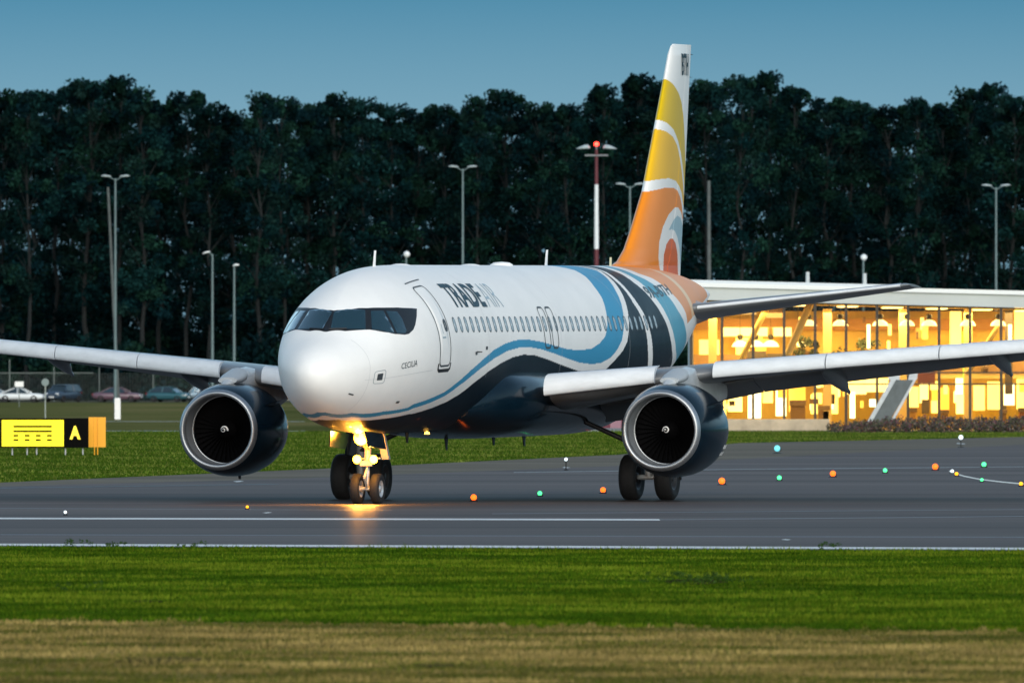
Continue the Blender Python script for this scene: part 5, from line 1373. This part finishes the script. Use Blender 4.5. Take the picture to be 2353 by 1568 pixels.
# furniture, planting and people as dark shapes inside
def plant(px, y, z0, h, w, label):
    rng = np.random.default_rng(int(px)); n = 16
    cent = np.stack([rng.normal(0, w * .4, n), rng.normal(0, w * .4, n), rng.random(n) * h], -1)
    V, F, _c = leaf_cloud(cent, np.full(n, w * .38), 22, .10, rng)
    x = (px - 1176) * (YT + y) / FPX
    t = empty('potted_plant', (x, YT + y, z0), 0, label, 'plant', 'plants in the terminal hall')
    link('foliage', np_mesh('foliage', V + np.array([0, 0, .4]), F, [mat('indoor_leaf', (.04, .05, .015), rough=.7)], smooth=False), t)
    mb = MB(); mb.lathe([(0, .0), (0, w * .35), (.45, w * .45), (.45, .0)], 'z', (0, 0, 0), 14); mb.build('pot', mat('pot_brown', (.12, .07, .04), rough=.6), t)
plant(1838, 6.6, 3.06, 1.5, .7, 'tall bushy indoor plant by the right foot of the white diagonal strut'); plant(1868, 6.6, 3.06, 1.2, .45, 'narrow indoor plant beside the narrow column')
plant(1935, 6.8, 3.06, .7, .9, 'low wide indoor plant behind the gallery edge'); plant(1990, 6.6, 3.06, 1.2, .8, 'indoor plant with a rising outline in the middle of the hall'); plant(2120, 6.6, 3.06, .8, 1.0, 'wide indoor plant in the tan bay'); plant(2262, 6.6, 3.06, 1.0, .5, 'small indoor plant right of the green banner')
def crate(px0, px1, y, z0, z1, m, label, name, cat):
    s2 = FPX / (YT + y); x0, x1 = (px0 - 1176) / s2, (px1 - 1176) / s2; w = x1 - x0
    t = empty(name, ((x0 + x1) / 2, YT + y, z0), 0, label, cat)
    mb = MB(); mb.box(-w / 2, w / 2, 0, .6, 0, (z1 - z0) * .8); bevel(mb.build('body', m, t), .04)
    mb = MB(); mb.box(-w / 2 - .04, w / 2 + .04, -.04, .64, (z1 - z0) * .8, z1 - z0); bevel(mb.build('counter_top', mat('counter_top', (.2, .12, .06), rough=.4), t), .02)
mw = mat('counter_brown', (.20, .11, .05), rough=.6)
crate(1815, 1850, 5, .06, 1.6, mw, 'tall brown kiosk left of the outer flap fairing', 'kiosk', 'kiosk'); crate(1880, 1905, 5, .06, 1.3, mw, 'brown counter right under the outer flap fairing', 'kiosk', 'kiosk'); crate(2085, 2105, 4, .06, 1.2, mat('counter_ochre', (.4, .2, .05), rough=.6), 'ochre counter with a bright ring of light around it', 'kiosk', 'kiosk')
crate(2160, 2178, 4, .06, 1.1, mw, 'narrow brown desk by the bright doorway', 'desk', 'desk'); crate(2296, 2312, 4, .06, 1.1, mw, 'small brown desk under the dark pier', 'desk', 'desk'); crate(2340, 2375, 3, .06, 1.2, mat('counter_rust', (.28, .10, .03), rough=.6), 'rust-coloured desk at the right picture edge', 'desk', 'desk')
# boarding stairs parked in front: grey leaning frame with a pale side
t = empty('boarding_stairs', (tx(2035), YT - 6, 0), 0, 'grey and white mobile boarding stairs leaning up in front of the lit facade', 'boarding stairs')
def qp(px, py, y): s2 = FPX / (YT - 6 + y); return Vector(((px - 1176) / s2 - tx(2035), y, CAM_H + (840 - py) / s2))
m_sg = mat('stairs_grey', (.10, .12, .13), rough=.6, var=.2, vscale=2); m_sw = mat('stairs_white', (.50, .54, .58), rough=.5, var=.2, vscale=2)
def slopebox(name, pts, y0, y1, m):
    mb = MB(); A = [qp(a, b, y0) for a, b in pts]; B = [qp(a, b, y1) for a, b in pts]; n = len(A)
    mb.add(A + B, [tuple(range(n)), tuple(reversed(range(n, 2 * n)))] + [(k, n + k, n + (k + 1) % n, (k + 1) % n) for k in range(n)]); return mb.build(name, m, t)
slopebox('stair_flight', [(1998, 972), (2040, 972), (2100, 872), (2056, 872)], 0, 1.6, m_sg)
slopebox('side_panel', [(1988, 975), (1999, 975), (2058, 872), (2046, 872)], -.1, .1, m_sw)
slopebox('side_panel', [(2042, 972), (2050, 972), (2104, 872), (2098, 872)], -.1, .1, m_sw)
slopebox('canopy', [(2040, 872), (2066, 872), (2070, 842), (2040, 842)], 0, 1.2, m_sw); slopebox('canopy', [(2086, 872), (2106, 872), (2110, 842), (2092, 842)], 0, 1.2, m_sw)
for px in (2000, 2085): mb = MB(); c = qp(px, 980, .3); mb.lathe([(-.1, .0), (-.1, .22), (.1, .22), (.1, 0)], 'y', Vector((c.x, .3, .23)), 16); mb.build('wheel', m_rubber, t)
# red and white block under the fuselage, far on the apron
t = empty('apron_barrier', ((1425 - 1176) * 860 / FPX, 860, .01), 0, 'maroon and white barrier block on the pale apron seen under the belly', 'barrier')
mr_ = mat('barrier_maroon', (.17, .02, .045), rough=.5)
for k, (a, b) in enumerate(((-1.0, -.55), (-.55, .05), (.05, .55), (.55, 1.0))):
    mb = MB(); hA = (.55, .95, .95, .5)[k]; hB = (.95, 1.0, .75, .35)[k]; mb.add([(a, 0, 0), (b, 0, 0), (b, 0, hB), (a, 0, hA), (a, .8, 0), (b, .8, 0), (b, .8, hB), (a, .8, hA)], [(0, 1, 2, 3), (7, 6, 5, 4), (0, 4, 5, 1), (1, 5, 6, 2), (2, 6, 7, 3), (3, 7, 4, 0)])
    mb.build('barrier_section', (mr_, mat('barrier_pink', (.42, .22, .27), rough=.5), mr_, mat('barrier_pink'))[k], t)
# shrubs along the foot of the terminal
rng = np.random.default_rng(9); n_ = 420
sx = rng.uniform(tx(1890), tx(2352) + 6, n_); sy = rng.uniform(798, 806, n_); sz = rng.random(n_) * (.35 + .35 * np.clip((sx - tx(1890)) / 4, 0, 1))
V, F, C = leaf_cloud(np.stack([sx, sy, sz], -1), rng.uniform(.18, .42, n_), 40, .07, rng)
C = np.array([(.10, .075, .06), (.13, .05, .065), (.07, .08, .035), (.16, .13, .10), (.05, .05, .04)])[rng.integers(0, 5, len(V) // 4)].repeat(4, axis=0)
tag(link('shrubbery', np_mesh('shrubbery', V, F, [mat('shrub_leaf', attr='paint', rough=.8)], smooth=False, colors=C)), 'low brown and purple planting along the foot of the terminal', kind='stuff')
